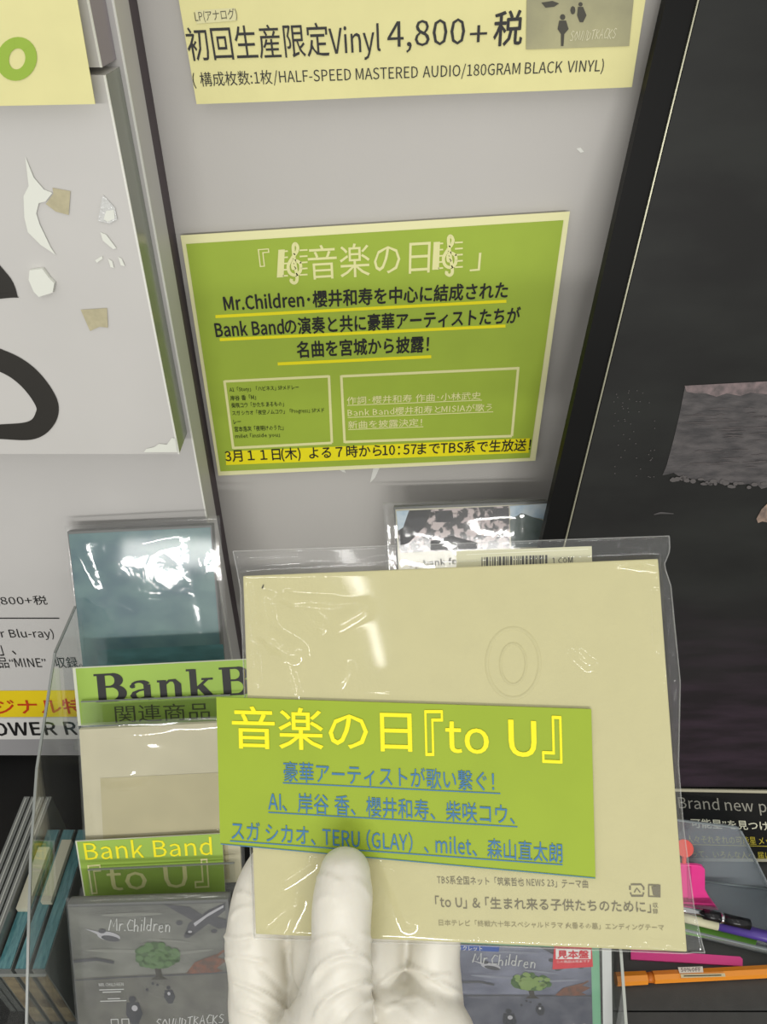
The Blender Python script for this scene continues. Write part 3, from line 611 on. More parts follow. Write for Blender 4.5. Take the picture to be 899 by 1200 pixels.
# ledges under each tier
def ledge(pl, py, d=.02):
    p = pl.at(180, py); MB().add(*box_vf(XP + .003, XQ - .001, p[1] - .012, p[1] + d, p[2] - .004, p[2] - .001)).build('ledge', m_acr, r)
ledge(PM, 1054, .015); ledge(PL, 1256, .015); ledge(PK, 862, .012); ledge(PT, 880, .012)
MB().add(*box_vf(XP + .003, XQ - .001, .50, .502, ZS, PT.at(180, 880)[2])).build('back_panel', m_acr, r)
r = root('acrylic_stand', (.05, .48, ZS), 'low clear acrylic stand under the photo-strip CD by the black frame', 'stand')
zs_ = PH.at(555, 800)[2] - .002; ys_ = PH.at(555, 800)[1]
MB().add(*box_vf(.012, .088, ys_ - .004, ys_ + .022, zs_ - .002, zs_)).build('ledge', m_acr, r)
for x in (.012, .086): MB().add(*box_vf(x, x + .002, ys_, ys_ + .02, ZS, zs_ - .002)).build('upright', m_acr, r)
# right divider
r = root('acrylic_divider', (.208, .3, ZS), 'clear upright acrylic divider between the red-stickered CD and the pens', 'divider')
PX2 = Plane((.2075, 0, 0), (1, 0, 0))
zt = PX2.at(730, 1117)[2]; yt = PX2.at(730, 1117)[1]; zb = PX2.at(736, 1200); 
pr = [np.array([.2075, zb[1] - .02, ZS]), np.array([.2075, zb[1] - .01, zb[2] - .02]), zb, np.array([.2075, yt, zt]), np.array([.2075, .40, zt + .03]), np.array([.2075, .40, ZS])]
v, f = prism(pr, (-.002, 0, 0)); mesh('panel', v, f, m_acr, r)
eb = MB()
for a, b in zip(pr[:-2], pr[1:-1]):
    d = (b - a) / np.linalg.norm(b - a); q = np.cross(d, (1, 0, 0)) * .0006
    v, f = prism([a + q, b + q, b - q, a - q], (-.0024, 0, 0)); eb.add(v, f)
eb.build('polished_edge', mat('bright_edge', (176, 180, 172), .2), r)
# ================================================================ CD CASES FILED SIDEWAYS IN THE LEFT BIN
ztop = CZ - .68
m_spt = mat('teal_spine', (52, 104, 112), .25, rgb2=(84, 134, 138), scale=90, stretch=(6, 1, 1), coat=.8)
m_cap = mat('cream_cap', (186, 184, 164), .5); m_clr2 = mat('clear_case_body', (120, 124, 122), .25, spec=.7, coat=.5)
for i, (x0, x1, lab, capy) in enumerate(((-.3165, -.3045, 'teal-topped CD case filed upright beside the clear cases in the left bin', (.31, .365)), (-.3015, -.2905, 'teal-topped CD case filed upright in the middle of the left bin', (.316, .372)), (-.2875, -.2765, 'teal-topped CD case filed upright against the acrylic rack side', (.33, .375)))):
    r = root('cd_case', ((x0 + x1) / 2, .325, ZS), lab, 'CD case', 'CD cases filed upright in the left bin')
    o = MB().add(*box_vf(x0, x1, .264, .386, ZS + .02, ztop - .0015)).build('case', m_clr2, r)
    o = MB().add(*box_vf(x0 + .0006, x1 - .0006, .265, .385, ztop - .0015, ztop)).build('spine', m_spt, r)
    if i < 2: MB().add(*box_vf(x0 + .0008 + .004 * i, x1 - .0012 + .004 * i, capy[0], capy[1], ztop, ztop + .006)).build('paper_tab', m_cap, r)
    MB().add(*box_vf(x0 + .001, x1 - .001, .2635, .2641, ZS + .03, ztop - .01)).build('front_insert', mat('beige_insert', (166, 150, 118), .5, rgb2=(96, 84, 70), scale=60), r)
for i, x in enumerate((-.3235, -.3305, -.3375, -.3445)):
    lab = ('thin clear CD case filed beside the first teal-topped case', 'second thin clear CD case from the teal-topped cases', 'third thin clear CD case from the teal-topped cases', 'outermost thin clear CD case of the left bin')[i]
    r = root('jewel_case', (x, .33, ZS), lab, 'CD case', 'thin clear cases filed in the left bin')
    MB().add(*box_vf(x, x + .0055, .275, .412, ZS + .02, ztop + .012)).build('case', mat('jewel_grey', (104, 107, 104), .2, spec=.7, coat=.6), r)
    MB().add(*box_vf(x + .0022, x + .0033, .277, .410, ztop + .012, ztop + .0128)).build('tray_edge', mat('jewel_light', (168, 170, 164), .3), r)
r = root('acrylic_bin', (-.31, .26, ZS), 'clear acrylic bin in front of the upright filed CD cases', 'bin')
MB().add(*box_vf(-.352, -.274, .259, .2605, ZS, ztop - .001)).build('front_wall', m_acr, r)
MB().add(*box_vf(-.352, -.274, .2588, .2607, ztop - .001, ztop)).build('polished_edge', m_aedge, r)
MB().add(*box_vf(-.352, -.274, .259, .42, ZS, ZS + .003)).build('floor_panel', m_acr, r)
# ================================================================ PENS AND TRAY
def PZ(z): return Plane((0, 0, z), (0, 0, 1))
def tube(a, b, ra, rb=None, n=12):
    a, b = np.array(a), np.array(b); d = (b - a) / np.linalg.norm(b - a); rb = ra if rb is None else rb
    u = np.cross(d, (0, 0, 1)); u /= np.linalg.norm(u); w = np.cross(u, d); V = []
    for p, q in ((a, ra), (b, rb)): V += [p + q * (u * math.cos(t) + w * math.sin(t)) for t in np.arange(n) * 2 * math.pi / n]
    return V, [tuple(range(n))[::-1], tuple(range(n, 2 * n))] + [(i, (i + 1) % n, (i + 1) % n + n, i + n) for i in range(n)]
def lerp(a, b, t): return np.array(a) * (1 - t) + np.array(b) * t
# orange highlighter on the shelf
zp = ZS + .0062; A = PZ(zp).at(722, 1147.5); B = PZ(zp).at(985, 1134)
r = root('marker_pen', lerp(A, B, .5) - np.array([0, 0, .0062]), 'orange marker pen with white price label lying flat on the shelf', 'pen')
m_or = mat('orange_plastic', (226, 140, 36), .35, coat=.3)
def T2(name, t0, t1, ra, rb, m, n=12): v, f = tube(lerp(A, B, t0), lerp(A, B, t1), ra, rb, n); return mesh(name, v, f, m, r, n > 8)
T2('cap', 0, .135, .0064, .0062, m_or, 8); T2('clip', .135, .165, .0045, .0050, mat('orange_dark', (190, 104, 24), .4)); T2('barrel', .165, 1, .0058, .0060, m_or, 8)
PT2 = PZ(zp + .0062)
so = [(795, 1133), (851, 1133), (851, 1147), (797, 1147)]
prints('price_label', [[(795, 1133.5), (824, 1132.5), (825, 1139.5), (797, 1140.5)]], PT2, mat('label_white', (226, 222, 206), .6), r, .0003)
text('50%OFF', (799, 1139), (822, 1138.5), 5, so, PT2, mat('maroon_ink', (84, 44, 60), .6), r, off=.0006, bold=.01, res=1)
prints('price_label', [[(798, 1141.5), (850, 1140.5), (851, 1144.5), (799, 1146)]], PT2, mat('label_yellow', (222, 212, 170), .6), r, .0003)
prints('label_line', ribbon([(802, 1143.8), (846, 1142.8)], 1.1), PT2, ink, r, .0006)
# tray
PBk = Plane((0, .395, ZS), (0, -math.cos(.12), math.sin(.12)))
r = root('pen_tray', (.40, .37, ZS), 'clear plastic pen tray on the shelf in front of the caption card', 'tray')
m_tray = clear('frosted_plastic', (.92, .95, .97), ior=1.45, rough=.15, haze=.22, hazecol=(.55, .6, .64))
slab('back_wall', [(760, 957), (864, 969), (869, 974), (903, 1046), (760, 1026)], PBk, .0015, m_tray, r)
a0, a1 = PBk.at(760, 1026), PBk.at(903, 1046)
for a_ in (a0, a1): a_[2] = max(a_[2], ZS + .002)
b0 = PZ(ZS + .002).at(758, 1084); b1 = PZ(ZS + .002).at(935, 1126)
v, f = prism([a0, a1, b1, b0], (0, 0, -.0012)); mesh('base', v, f, m_tray, r)
hh = np.array([0, -.004, .016])
v, f = prism([b0, b1, b1 + hh, b0 + hh], (0, .0015, 0)); mesh('front_wall', v, f, clear('frosted_lip', (.9, .94, .92), rough=.15, haze=.4, hazecol=(.6, .66, .64)), r)
c1 = PBk.at(869, 974)
v, f = prism([a1, c1, b1 + hh, b1], (.0012, 0, 0)); mesh('side_wall', v, f, m_tray, r)
rm = MB()
for p, q in ((PBk.at(760, 957, .001), PBk.at(866, 970, .001)), (PBk.at(868, 973, .001), PBk.at(903, 1046, .001)), (b0 + hh, b1 + hh), (a0 + [0, 0, .002], a1 + [0, 0, .002])):
    rm.add(*tube(p, q, .0010, n=6))
rm.build('rim', mat('frosted_rim', (128, 136, 138), .3), r)
# pink cutter, red tip
PKk = PBk.shift(.022)
r = root('plastic_fastener', PKk.at(815, 1060), 'bright pink flat plastic tool standing at the back of the pen tray', 'stationery')
slab('body', [(770, 1013), (818, 1014.5), (824, 1016), (827, 1020), (827, 1043), (832, 1052), (843, 1067), (770, 1058)], PKk, .003, mat('pink_plastic', (238, 66, 150), .35, coat=.4), r, off=.003, bevel=.0006)
slab('rib', [(806, 1016), (811, 1016), (812, 1058), (807, 1057)], PKk, .001, mat('pink_dark', (206, 52, 130), .4), r, off=.0038)
r = root('eraser_cap', PKk.at(803, 994), 'round coral red cap sticking up behind the pink tool', 'stationery')
v, f = tube(PKk.at(803, 994, .001), PKk.at(803, 994, .007), .0082, .0078, 20); mesh('cap', v, f, mat('coral', (226, 92, 84), .4), r, False)
v, f = tube(PKk.at(803, 994, -.001), PKk.at(800, 1050, .0), .0022, .0022, 8); mesh('stem', v, f, MATS['coral'], r)
# pens in the tray
def pen(ax, bx, z, rr, label, parts):
    A = PZ(z).at(*ax); B = PZ(z).at(*bx)
    r = root('ballpoint_pen', lerp(A, B, .5) - np.array([0, 0, rr]), label, 'pen', 'pens in the clear tray')
    for nm, t0, t1, s, s2, m in parts:
        v, f = tube(lerp(A, B, t0), lerp(A, B, t1), rr * s, rr * s2); mesh(nm, v, f, m, r, True)
    return r
m_pb = mat('black_plastic', (24, 24, 26), .25); m_ch = mat('chrome', (190, 190, 192), .15, metal=1); m_pu = mat('purple_plastic', (86, 66, 150), .3); m_gp = mat('green_plastic', (112, 168, 72), .4)
pen((770, 1058), (881, 1084), ZS + .030, .0052, 'black ballpoint pen with metal clip resting across the pen tray', [('barrel', 0, .5, .8, .8, m_ch), ('grip', .5, .68, .95, .95, m_pb), ('collar', .68, .71, 1.05, 1.05, m_ch), ('cap', .71, .985, 1, 1, m_pb), ('end_plug', .985, 1, .9, .5, m_pb)])
pen((790, 1071), (980, 1117), ZS + .018, .0056, 'purple ballpoint pen with pale paper label in the pen tray', [('paper_label', .0, .28, 1.03, 1.03, mat('pen_label', (206, 202, 170), .6)), ('barrel', .28, 1, 1, 1, m_pu)])
r = root('plastic_ruler', PZ(ZS + .008).at(840, 1090), 'flat green plastic strip lying in the pen tray', 'ruler')
PZ1 = PZ(ZS + .009); v, f = prism([PZ1.at(*p) for p in ((770, 1070), (888, 1102), (886, 1108), (768, 1088))], (0, 0, -.0015)); mesh('strip', v, f, m_gp, r)
r = root('plastic_ruler', PZ(ZS + .001).at(820, 1120), 'flat magenta plastic strip lying on the shelf in front of the pen tray', 'ruler')
PZ2 = PZ(ZS + .0022); v, f = prism([PZ2.at(*p) for p in ((740, 1112), (868, 1121), (871, 1124), (871, 1132), (740, 1124))], (0, 0, -.0018)); mesh('strip', v, f, mat('magenta_plastic', (244, 84, 160), .35), r)
# ================================================================ HELD PACKET
p0, p1, p2 = PD(285, 675, .256), PD(772, 655, .238), PD(300, 1095, .248)
PQ = Plane(p0, np.cross(p1 - p0, p2 - p0))
JQ = [(285, 675), (772, 655), (806, 1116), (300, 1095)]
r = root('cd_packet', PQ.at(550, 1105), 'cream paper CD packet in a clear sleeve held up by the gloved hand', 'CD')
m_j = mat('packet_cream', (196, 190, 142), .62, bump=.12, bscale=700, noise=.012, scale=120)
slab('jacket', JQ, PQ, .0035, m_j, r, bevel=.0004)
gi = mat('pale_brown_ink', (142, 134, 98), .6); gi2 = mat('brown_grey_ink', (112, 106, 84), .6)
text('TBS系全国ネット「筑紫哲也 NEWS 23」テーマ曲', (513, 1036), (690, 1041), 10, JQ, PQ, gi2, r, off=.00015, res=1)
text('「to U」&「生まれ来る子供たちのために」', (511, 1064), (764, 1070), 14, JQ, PQ, gi2, r, off=.00015, bold=.006)
text('収', (766, 1064), (772, 1064), 6, JQ, PQ, gi2, r, off=.00015, res=1); text('録', (766, 1071), (772, 1071), 6, JQ, PQ, gi2, r, off=.00015, res=1)
text('日本テレビ「終戦六十年スペシャルドラマ 火垂るの墓」エンディングテーマ', (515, 1085), (779, 1091), 7.5, JQ, PQ, gi, r, off=.00015, res=1)
q = ribbon([(740, 1036.5), (752, 1036.5), (755, 1040), (755, 1043)], 2) + ribbon([(755, 1046), (754, 1050), (741, 1050), (739.5, 1046)], 2) + ribbon([(739, 1043), (739, 1038)], 2) + ribbon([(744, 1046), (747, 1041), (751, 1046)], 1.5)
q += ribbon([(761, 1037), (774, 1037.5), (774, 1051), (761, 1050.5)], 2, True) + [[(764, 1039), (773, 1038), (773, 1050), (766, 1049)]]
prints('mark_print', q, PQ, gi2, r, .00015)
def emboss(name, pts, w, closed):
    V = []; Fc = []; qs = ribbon(pts, w, closed)
    mb = MB()
    for a, b, c, d in qs:
        ml, mr = (a + d) / 2, (b + c) / 2
        A_, B_, C_, D_ = [PQ.at(*p, .00002) for p in (a, b, c, d)]; M1, M2 = PQ.at(*ml, .00045), PQ.at(*mr, .00045)
        mb.add([A_, B_, C_, D_, M1, M2], [(0, 1, 5, 4), (4, 5, 2, 3)])
    return mb.build(name, m_j, r, True)
emboss('embossed_ring', ell(602, 777, 31, 41, 40), 4.5, True); emboss('embossed_ring', ell(602, 778, 15, 24, 32), 3.4, True)
prints('fleck', [[(307, 689), (309, 685), (310, 685), (308.5, 690)], ell(660, 1040, .6, .6, 6)], PQ, ink, r, .0002)
# barcode sticker on the sleeve flap behind the jacket's top edge
PS = PQ.shift(-.0036); BQ = [(535, 646), (694, 640), (695, 672), (536, 680)]
slab('barcode_sticker', BQ, PS, .0002, mat('sticker_cream', (212, 210, 176), .5), r)
rb = random.Random(3); bars = []; x = 565
while x < 640:
    w = rb.choice([1, 1, 1.6, 2.4]); bars.append([(x, 653 - (x - 565) * .035), (x + w, 653 - (x - 565) * .035), (x + w, 664), (x, 664)]); x += w + rb.choice([1, 1.2, 2])
prints('barcode_print', bars, PS, ink, r, .0001)
text('1 COM', (648, 661), (672, 660), 7.5, BQ, PS, ink, r, off=.0001, bold=.01, res=1)
prints('label_line', ribbon([(547, 650), (690, 643.5)], .8), PS, mat('pale_line', (236, 236, 214), .5), r, .0001)
# the sleeve bag
def bag():
    # outline in photo pixels, param rows; right side bulges
    nx, ny = 170, 150; V = []; Fc = []; w = nx + 1; rs = np.random.RandomState(5)
    L = lambda v: np.array([np.interp(v, [0, .04, .1, 1], [272, 276, 281, 297]), np.interp(v, [0, 1], [646, 1102])])
    R = lambda v: np.array([np.interp(v, [0, .035, .07, .12, .35, .55, .7, .9, .97, 1], [786, 787, 780, 788, 799, 797, 803, 816, 824, 828]), np.interp(v, [0, 1], [628, 1119])])
    folds = [(310, 700, 320, 760, 5, .0016), (305, 740, 345, 765, 9, .0022), (335, 700, 378, 735, 5, .0014), (312, 700, 390, 706, 4, .0010), (345, 705, 425, 708, 3, .0008), (425, 715, 400, 730, 7, .0012),
             (400, 800, 409, 783, 4, .0012), (676, 765, 690, 778, 6, .0012), (290, 690, 300, 800, 4, .0012), (325, 745, 350, 820, 4, .0009),
             (770, 690, 772, 760, 3, .0012), (782, 700, 790, 800, 3, -.0012), (736, 636, 750, 660, 8, .0010), (748, 642, 780, 634, 8, .0012), (774, 636, 766, 662, 7, .0012), (742, 656, 768, 648, 6, .0009), (290, 656, 380, 651, 6, .0008), (400, 652, 470, 648, 5, .0005), (783, 700, 790, 760, 7, .0010), (797, 820, 800, 900, 7, .0010), (786, 720, 784, 790, 3, .0015),
             (290, 655, 345, 650, 4, .0016), (360, 658, 430, 655, 4, .0014), (725, 661, 760, 660, 3, .0009), (330, 1100, 350, 1060, 4, .0010), (312, 1085, 350, 1052, 6, .0016), (365, 1010, 335, 1030, 5, .0010), (450, 1010, 480, 1080, 6, .0012),
             (760, 1105, 815, 1112, 3, .0012), (700, 1105, 780, 1108, 3, .0008), (560, 1100, 680, 1104, 2, .0006)]
    for lay in (0, 1):
        for j in range(ny + 1):
            for i in range(nx + 1):
                u, v = i / nx, j / ny; p = L(v) * (1 - u) + R(v) * u
                top = np.array([0, 0.0])
                # inside jacket?
                jl = 285 + (p[1] - 675) * .0357; jr = 772 + (p[1] - 655) * .0738; jt = 675 - (p[0] - 285) * .041; jb = 1095 + (p[0] - 300) * .0415
                d = min(p[0] - jl, jr - p[0], p[1] - jt, jb - p[1]); s = min(1, max(0, (d + 6) / 8)); s = s * s * (3 - 2 * s)
                if lay == 0: base = -.0016 + s * .0021
                else: base = -.0022 - s * .0021
                h = 0
                if lay == 0:
                    e = min(1, 70 * min(u, v, 1 - u, 1 - v))
                    for (ax, ay, bx, by, wd, hh_) in folds:
                        if p[0] < min(ax, bx) - 3 * wd or p[0] > max(ax, bx) + 3 * wd or p[1] < min(ay, by) - 3 * wd or p[1] > max(ay, by) + 3 * wd: continue
                        dd = np.array([bx - ax, by - ay], float); q_ = p - np.array([ax, ay]); t = min(1, max(0, np.dot(q_, dd) / np.dot(dd, dd)))
                        di = np.linalg.norm(q_ - dd * t)
                        if di < wd * 3: h += hh_ * math.exp(-(di / wd) ** 2)
                    # loose film ripples outside the label
                    h += .00007 * (math.sin(p[0] * .031 + p[1] * .017) + math.sin(p[0] * .011 - p[1] * .023 + 2)) + .0002
                    # kept tight where the label and the thumb sit on it
                    if 250 < p[0] < 705:
                        tt = 817 + (p[0] - 253) * .034; bb = 990 + (p[0] - 257) * .09
                        k = min(1, max(0, max(tt - p[1], p[1] - bb) / 10)); h *= k
                        if k < 1 : h += .0001
                    h = max(h, -.0003) * e
                V.append(PQ.at(p[0], p[1]) + PQ.n * (base + h))
    k = w * (ny + 1)
    for j in range(ny):
        for i in range(nx):
            a = j * w + i; Fc.append((a, a + w, a + w + 1, a + 1)); Fc.append((k + a, k + a + 1, k + a + w + 1, k + a + w))
    bd = [i for i in range(w)] + [j * w + nx for j in range(1, ny + 1)] + [ny * w + i for i in range(nx - 1, -1, -1)] + [j * w for j in range(ny - 1, 0, -1)]
    for q_ in range(len(bd)): a, b = bd[q_], bd[(q_ + 1) % len(bd)]; Fc.append((a, b, b + k, a + k))
    me_ = lambda a: np.array(V[a])
    top = [me_(i) + PQ.n * .0003 for i in range(0, w, 2)]; rgt = [me_(j * w + nx) + PQ.n * .0003 for j in range(0, ny + 1, 2)]
    lft = [me_(j * w) + PQ.n * .0003 for j in range(0, ny + 1, 2)]; bot = [me_(ny * w + i) + PQ.n * .0003 for i in range(0, w, 2)]
    for L_ in (top, rgt, lft, bot):
        mb = MB()
        for a, b in zip(L_[:-1], L_[1:]): mb.add(*tube(a, b, .00018, n=5))
        mb.build('seam_highlight', clear('highlight_film', rough=.12, haze=.14, hazecol=(.8, .81, .79)), r)  # milky tubes along the seams, added as the sleeve's bright edge highlights
    return mesh('clear_sleeve', V, Fc, clear('bag_film', rough=.06, haze=.025, ior=1.5), r, True)
bag()
# ---- green label card on the sleeve
PN = PQ.shift(.0011); SH = [(254, 817), (693.5, 831), (698.5, 1030), (258.5, 989.5)]
r = root('label_card', PN.at(480, 1005), 'bright green hand-cut label card with yellow and blue lettering on the held packet', 'card')
m_lab = mat('label_green', (150, 172, 42), .6, noise=.02, scale=60)
slab('card', SH, PN, .0004, m_lab, r)
m_ly = mat('label_yellow_ink', (244, 232, 16), .55); m_lb = mat('label_blue_ink', (62, 116, 160), .55)
text('音楽の日', (273, 877), (484, 882), 50, SH, PN, m_ly, r, off=.0002, bold=.012)
for s, a, b, h_ in (('『', (499, 886), (521, 886), 54), ('to', (523, 882), (574, 884), 37), ('U', (597, 886), (630, 888), 43), ('』', (636, 894), (660, 895), 56)):
    text(s, a, b, h_, SH, PN, m_ly, r, off=.0002, bold=.012, res=4)
text('豪華アーティストが歌い繋ぐ！', (333, 916), (580, 928), 24, SH, PN, m_lb, r, off=.0002, bold=.006)
text('AI、岸谷 香、櫻井和寿、柴咲コウ、', (315, 951), (604, 967), 24, SH, PN, m_lb, r, off=.0002, bold=.006)
text('スガ シカオ、TERU（GLAY）、milet、森山直太朗', (272, 985), (660, 1012), 24, SH, PN, m_lb, r, off=.0002, bold=.006)
for a, b in (((332, 917.5), (587, 930)), ((315, 952), (607, 969)), ((270, 985.5), (660, 1013.5))):
    prints('underline', ribbon([a, b], 1.3), PN, m_lb, r, .0002)
prints('cut_line', ribbon([(259, 989), (698, 1029)], 1.0), PN, m_lb, r, .0002)
# ================================================================ GLOVED HAND
def pd_plane(px, py, off): return PQ.at(px, py, off)
def plane_depth(px, py): p = PQ.at(px, py); return float(np.dot(p - C0, np.array([0, cp, -sp])))
def chain(pts):
    """pts: (px, py, radius px, depth offset in m behind(+)/in front(-) of the packet plane)"""
    out = []
    for x, y, rp, do in pts:
        d = plane_depth(x, min(y, 1250)) + do; out.append((PD(x, y, d), rp / F * d))
    res = []
    for (a, ra), (b, rb) in zip(out[:-1], out[1:]):
        nstep = max(2, int(np.linalg.norm(b - a) / .002))
        for i in range(nstep): t = i / nstep; res.append((a * (1 - t) + b * t, ra * (1 - t) + rb * t))
    res.append(out[-1]); return res
def sm(pts, k=4): return [tuple(p) for p in spline([np.array(p, float) for p in pts], k)]
balls = []
thumb = sm([(405, 1024, 31, -.0096), (403, 1042, 35, -.0107), (401, 1075, 36, -.0110), (400, 1110, 37.5, -.0112), (396, 1150, 41, -.009), (390, 1195, 49, -.003), (372, 1250, 66, .006), (350, 1320, 88, .014)])
index = sm([(372, 960, 29, .0155), (345, 985, 31, .0150), (325, 1015, 33, .0145), (309, 1050, 35, .0145), (302, 1095, 37, .0150), (304, 1140, 37, .0160), (312, 1200, 42, .0190), (335, 1290, 55, .024)])
middle = sm([(392, 930, 29, .016), (385, 1000, 32, .0155), (376, 1080, 34, .0155), (374, 1120, 34, .016), (380, 1200, 42, .022), (392, 1290, 55, .026)])
ring = sm([(455, 945, 28, .016), (448, 1010, 31, .0155), (443, 1080, 33, .0155), (443, 1115, 33, .016), (443, 1180, 40, .021), (440, 1290, 55, .026)])
pinky = sm([(520, 990, 25, .016), (515, 1040, 28, .0155), (511, 1085, 30, .0155), (509, 1120, 31, .016), (506, 1170, 38, .019), (492, 1290, 58, .024)])
pad = sm([(500, 1182, 32, .0115), (518, 1215, 42, .0125), (505, 1290, 70, .016)])
pad2 = sm([(455, 1172, 26, .011), (480, 1205, 40, .0115), (470, 1280, 70, .014)])
palm = [(310, 1240, 44, .018), (400, 1250, 60, .020), (500, 1250, 52, .018)]
wrist = sm([(400, 1260, 95, .022), (410, 1380, 118, .026), (415, 1500, 104, .030), (420, 1640, 92, .040), (425, 1820, 100, .055)])
CH = [thumb, index, middle, ring, pinky, pad, pad2, palm, wrist]
import bmesh
bm = bmesh.new()
for c in CH:
    L = chain(c)
    # a tapered tube with rounded ends
    n = 20; prev = None; P = [p for p, _ in L]; R = [q for _, q in L]
    up = np.array([0.3, .2, .9]); rings = []
    def addring(p, q, d):
        u = np.cross(d, up); u /= np.linalg.norm(u); w = np.cross(u, d)
        return [bm.verts.new(tuple(p + q * (u * math.cos(t) + w * math.sin(t)))) for t in np.arange(n) * 2 * math.pi / n]
    D0 = P[1] - P[0]; D0 /= np.linalg.norm(D0); D1 = P[-1] - P[-2]; D1 /= np.linalg.norm(D1)
    for a in (80, 65, 50, 35, 18): rings.append(addring(P[0] - D0 * R[0] * math.sin(math.radians(a)), R[0] * math.cos(math.radians(a)), D0))
    for i in range(len(P)):
        d = P[min(i + 1, len(P) - 1)] - P[max(0, i - 1)]; rings.append(addring(P[i], R[i], d / np.linalg.norm(d)))
    for a in (18, 35, 50, 65, 80): rings.append(addring(P[-1] + D1 * R[-1] * math.sin(math.radians(a)), R[-1] * math.cos(math.radians(a)), D1))
    bm.faces.new(rings[0][::-1]); bm.faces.new(rings[-1])
    for A_, B_ in zip(rings[:-1], rings[1:]):
        for i in range(n): bm.faces.new((A_[i], A_[(i + 1) % n], B_[(i + 1) % n], B_[i]))
bmesh.ops.recalc_face_normals(bm, faces=bm.faces)
me = D.meshes.new('hand_base'); bm.to_mesh(me); bm.free()
tmp = D.objects.new('hand_base', me); COL.objects.link(tmp)
rm_ = tmp.modifiers.new('remesh', 'REMESH'); rm_.mode = 'VOXEL'; rm_.voxel_size = .0010
s_ = tmp.modifiers.new('smooth', 'SMOOTH'); s_.factor = .5; s_.iterations = 8
dg = bpy.context.evaluated_depsgraph_get(); dg.update(); ev = tmp.evaluated_get(dg); em = ev.to_mesh()
nv = len(em.vertices); co = np.empty(nv * 3); em.vertices.foreach_get('co', co); co = co.reshape(-1, 3)
no = np.empty(nv * 3); em.vertices.foreach_get('normal', no); no = no.reshape(-1, 3)
fs = [tuple(p.vertices) for p in em.polygons]
ev.to_mesh_clear(); D.objects.remove(tmp)
# wrinkles of the glove: folds given where they run across the fingers
q = co - C0; dep = q @ np.array([0, cp, -sp]); px = 450 + F * q[:, 0] / dep; py = 600 - F * (q @ np.array([0, sp, cp])) / dep
view = -q / np.linalg.norm(q, axis=1)[:, None]; facing = (no * view).sum(1)
disp = np.zeros(nv); sel = np.where((facing > -.1) & (py < 1260) & (px < 640))[0]; XS = np.stack([px, py], 1)[sel]
def fold(pts, wd, amp):
    global disp
    P = spline([np.array(p, float) for p in pts], 5)
    P_ = np.array(P); near = np.where((XS[:, 0] > P_[:, 0].min() - 12) & (XS[:, 0] < P_[:, 0].max() + 12) & (XS[:, 1] > P_[:, 1].min() - 12) & (XS[:, 1] < P_[:, 1].max() + 12))[0]
    X = XS[near]; best = np.full(len(X), 1e9); tt = np.zeros(len(X)); n_ = len(P) - 1
    for i in range(n_):
        d = P[i + 1] - P[i]; a = X - P[i]; t = np.clip((a @ d) / (d @ d), 0, 1); dist = np.linalg.norm(a - t[:, None] * d, axis=1)
        m = dist < best; best[m] = dist[m]; tt[m] = (i + t[m]) / n_
    taper = np.clip(np.sin(np.pi * np.clip(tt, .02, .98)) * 2.2, 0, 1)
    disp[sel[near]] += amp * np.exp(-(best / wd) ** 2) * taper * (facing[sel[near]] > 0)
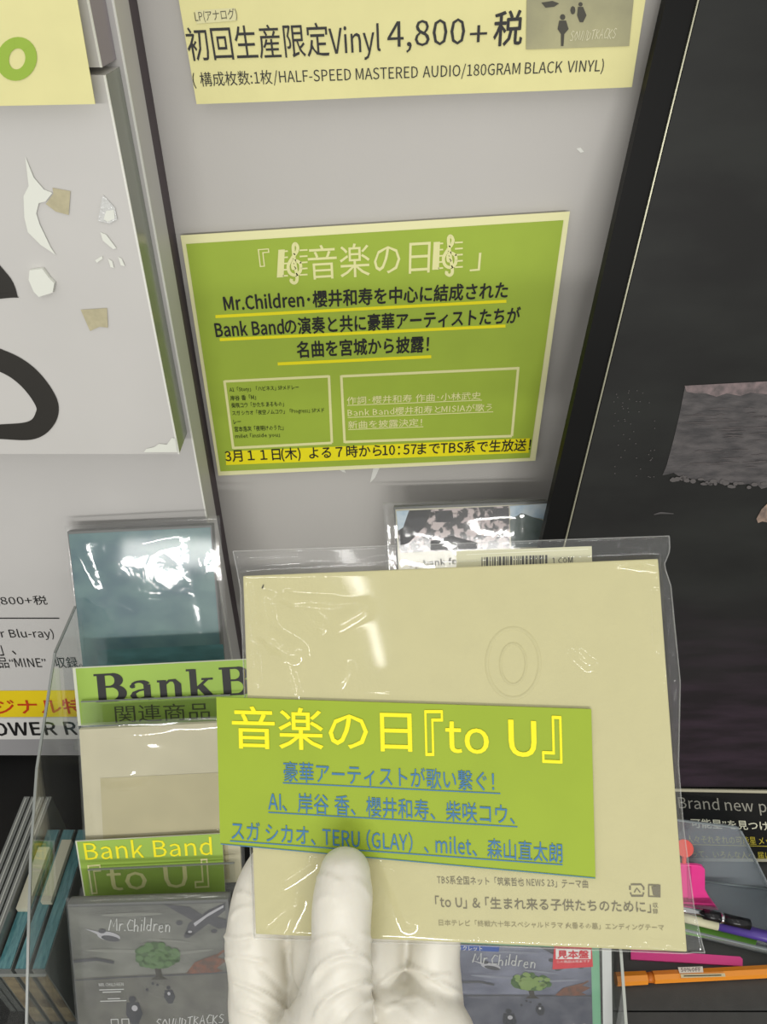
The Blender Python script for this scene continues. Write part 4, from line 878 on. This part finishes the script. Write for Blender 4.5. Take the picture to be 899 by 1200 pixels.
TH = [([(362, 1152), (378, 1130), (400, 1119), (425, 1122), (441, 1140)], 2.2, .0008), ([(366, 1160), (384, 1138), (404, 1128), (430, 1131)], 5, -.0006),
      ([(366, 1200), (382, 1172), (405, 1158), (430, 1152), (447, 1166)], 2.2, .0010), ([(374, 1206), (392, 1178), (414, 1165), (436, 1162)], 5, -.0007),
      ([(398, 1200), (415, 1180), (436, 1172), (449, 1182)], 2.2, .0008), ([(404, 1206), (424, 1186), (442, 1184)], 5, -.0005),
      ([(363, 1108), (380, 1099), (398, 1097)], 2, .0005), ([(400, 1096), (408, 1110), (420, 1112)], 2, .0005), ([(420, 1094), (432, 1098), (441, 1106)], 2, .0005),
      ([(368, 1030), (378, 1026), (392, 1030), (402, 1036)], 2.2, .0004), ([(370, 1058), (384, 1050), (396, 1054)], 3, .0003), ([(412, 1030), (428, 1040), (436, 1056)], 3, .0003), ([(386, 992), (398, 1000), (414, 994)], 9, -.0004),
      ([(262, 1096), (276, 1100), (296, 1096)], 2, .0008), ([(264, 1106), (280, 1108), (294, 1105)], 4, -.0005), ([(263, 1124), (285, 1122), (316, 1128)], 2, .0006), ([(276, 1050), (284, 1046), (298, 1050)], 2, .0007), ([(270, 1078), (280, 1066), (298, 1062)], 2, .0006),
      ([(268, 1148), (295, 1158), (322, 1172), (346, 1196)], 2.2, .0009), ([(272, 1158), (296, 1168), (330, 1188)], 5, -.0006), ([(276, 1182), (300, 1190), (325, 1204)], 2.2, .0007), ([(300, 1132), (318, 1146), (334, 1166)], 4, -.0005),
      ([(444, 1156), (458, 1142), (478, 1134), (498, 1139), (520, 1153), (545, 1168)], 2.6, .0010), ([(452, 1164), (476, 1146), (500, 1151), (535, 1175)], 6, -.0007), ([(498, 1146), (514, 1143), (530, 1143)], 2, .0008),
      ([(470, 1172), (492, 1168), (512, 1186)], 3, .0006), ([(448, 1184), (468, 1178), (490, 1198)], 3, .0006), ([(338, 1108), (337, 1125), (341, 1150), (352, 1168)], 3.5, -.0016), ([(477, 1100), (477, 1132)], 3, -.0012)]
for t in TH: fold(*t)
rs = np.random.RandomState(11)
for i in range(16):
    k = rs.uniform(-400, 400, 3); ph = rs.uniform(0, 6.3); disp += .00006 * np.sin(co @ k + ph)
co = co + no * disp[:, None]
m_glove = mat('latex_glove', (220, 216, 203), .42, bump=.25, bscale=180, noise=.02, scale=60, spec=.45)
bs = m_glove.node_tree.nodes['Principled BSDF']; bs.inputs['Subsurface Weight'].default_value = .12; bs.inputs['Subsurface Radius'].default_value = (.004, .003, .002); bs.inputs['Subsurface Scale'].default_value = .6
o = mesh('gloved_hand', co, fs, m_glove, None, True)
tag(o, 'left hand in a white latex glove gripping the cream packet, thumb in front', 'hand')

for o in D.objects:
    if o.name.split('.')[0] in ('stone_crumb_print', 'stone_crack_print', 'picture_figures', 'figure_print', 'figure_light_print', 'tree_crown_print', 'tree_crown_light_print', 'small_print', 'aircraft_print', 'aircraft_wing_print', 'airship_print', 'airship_shade_print', 'wreck_print', 'cloud_print', 'photo_dark_print', 'photo_sky_print', 'barcode_print'): o['kind'] = 'stuff'
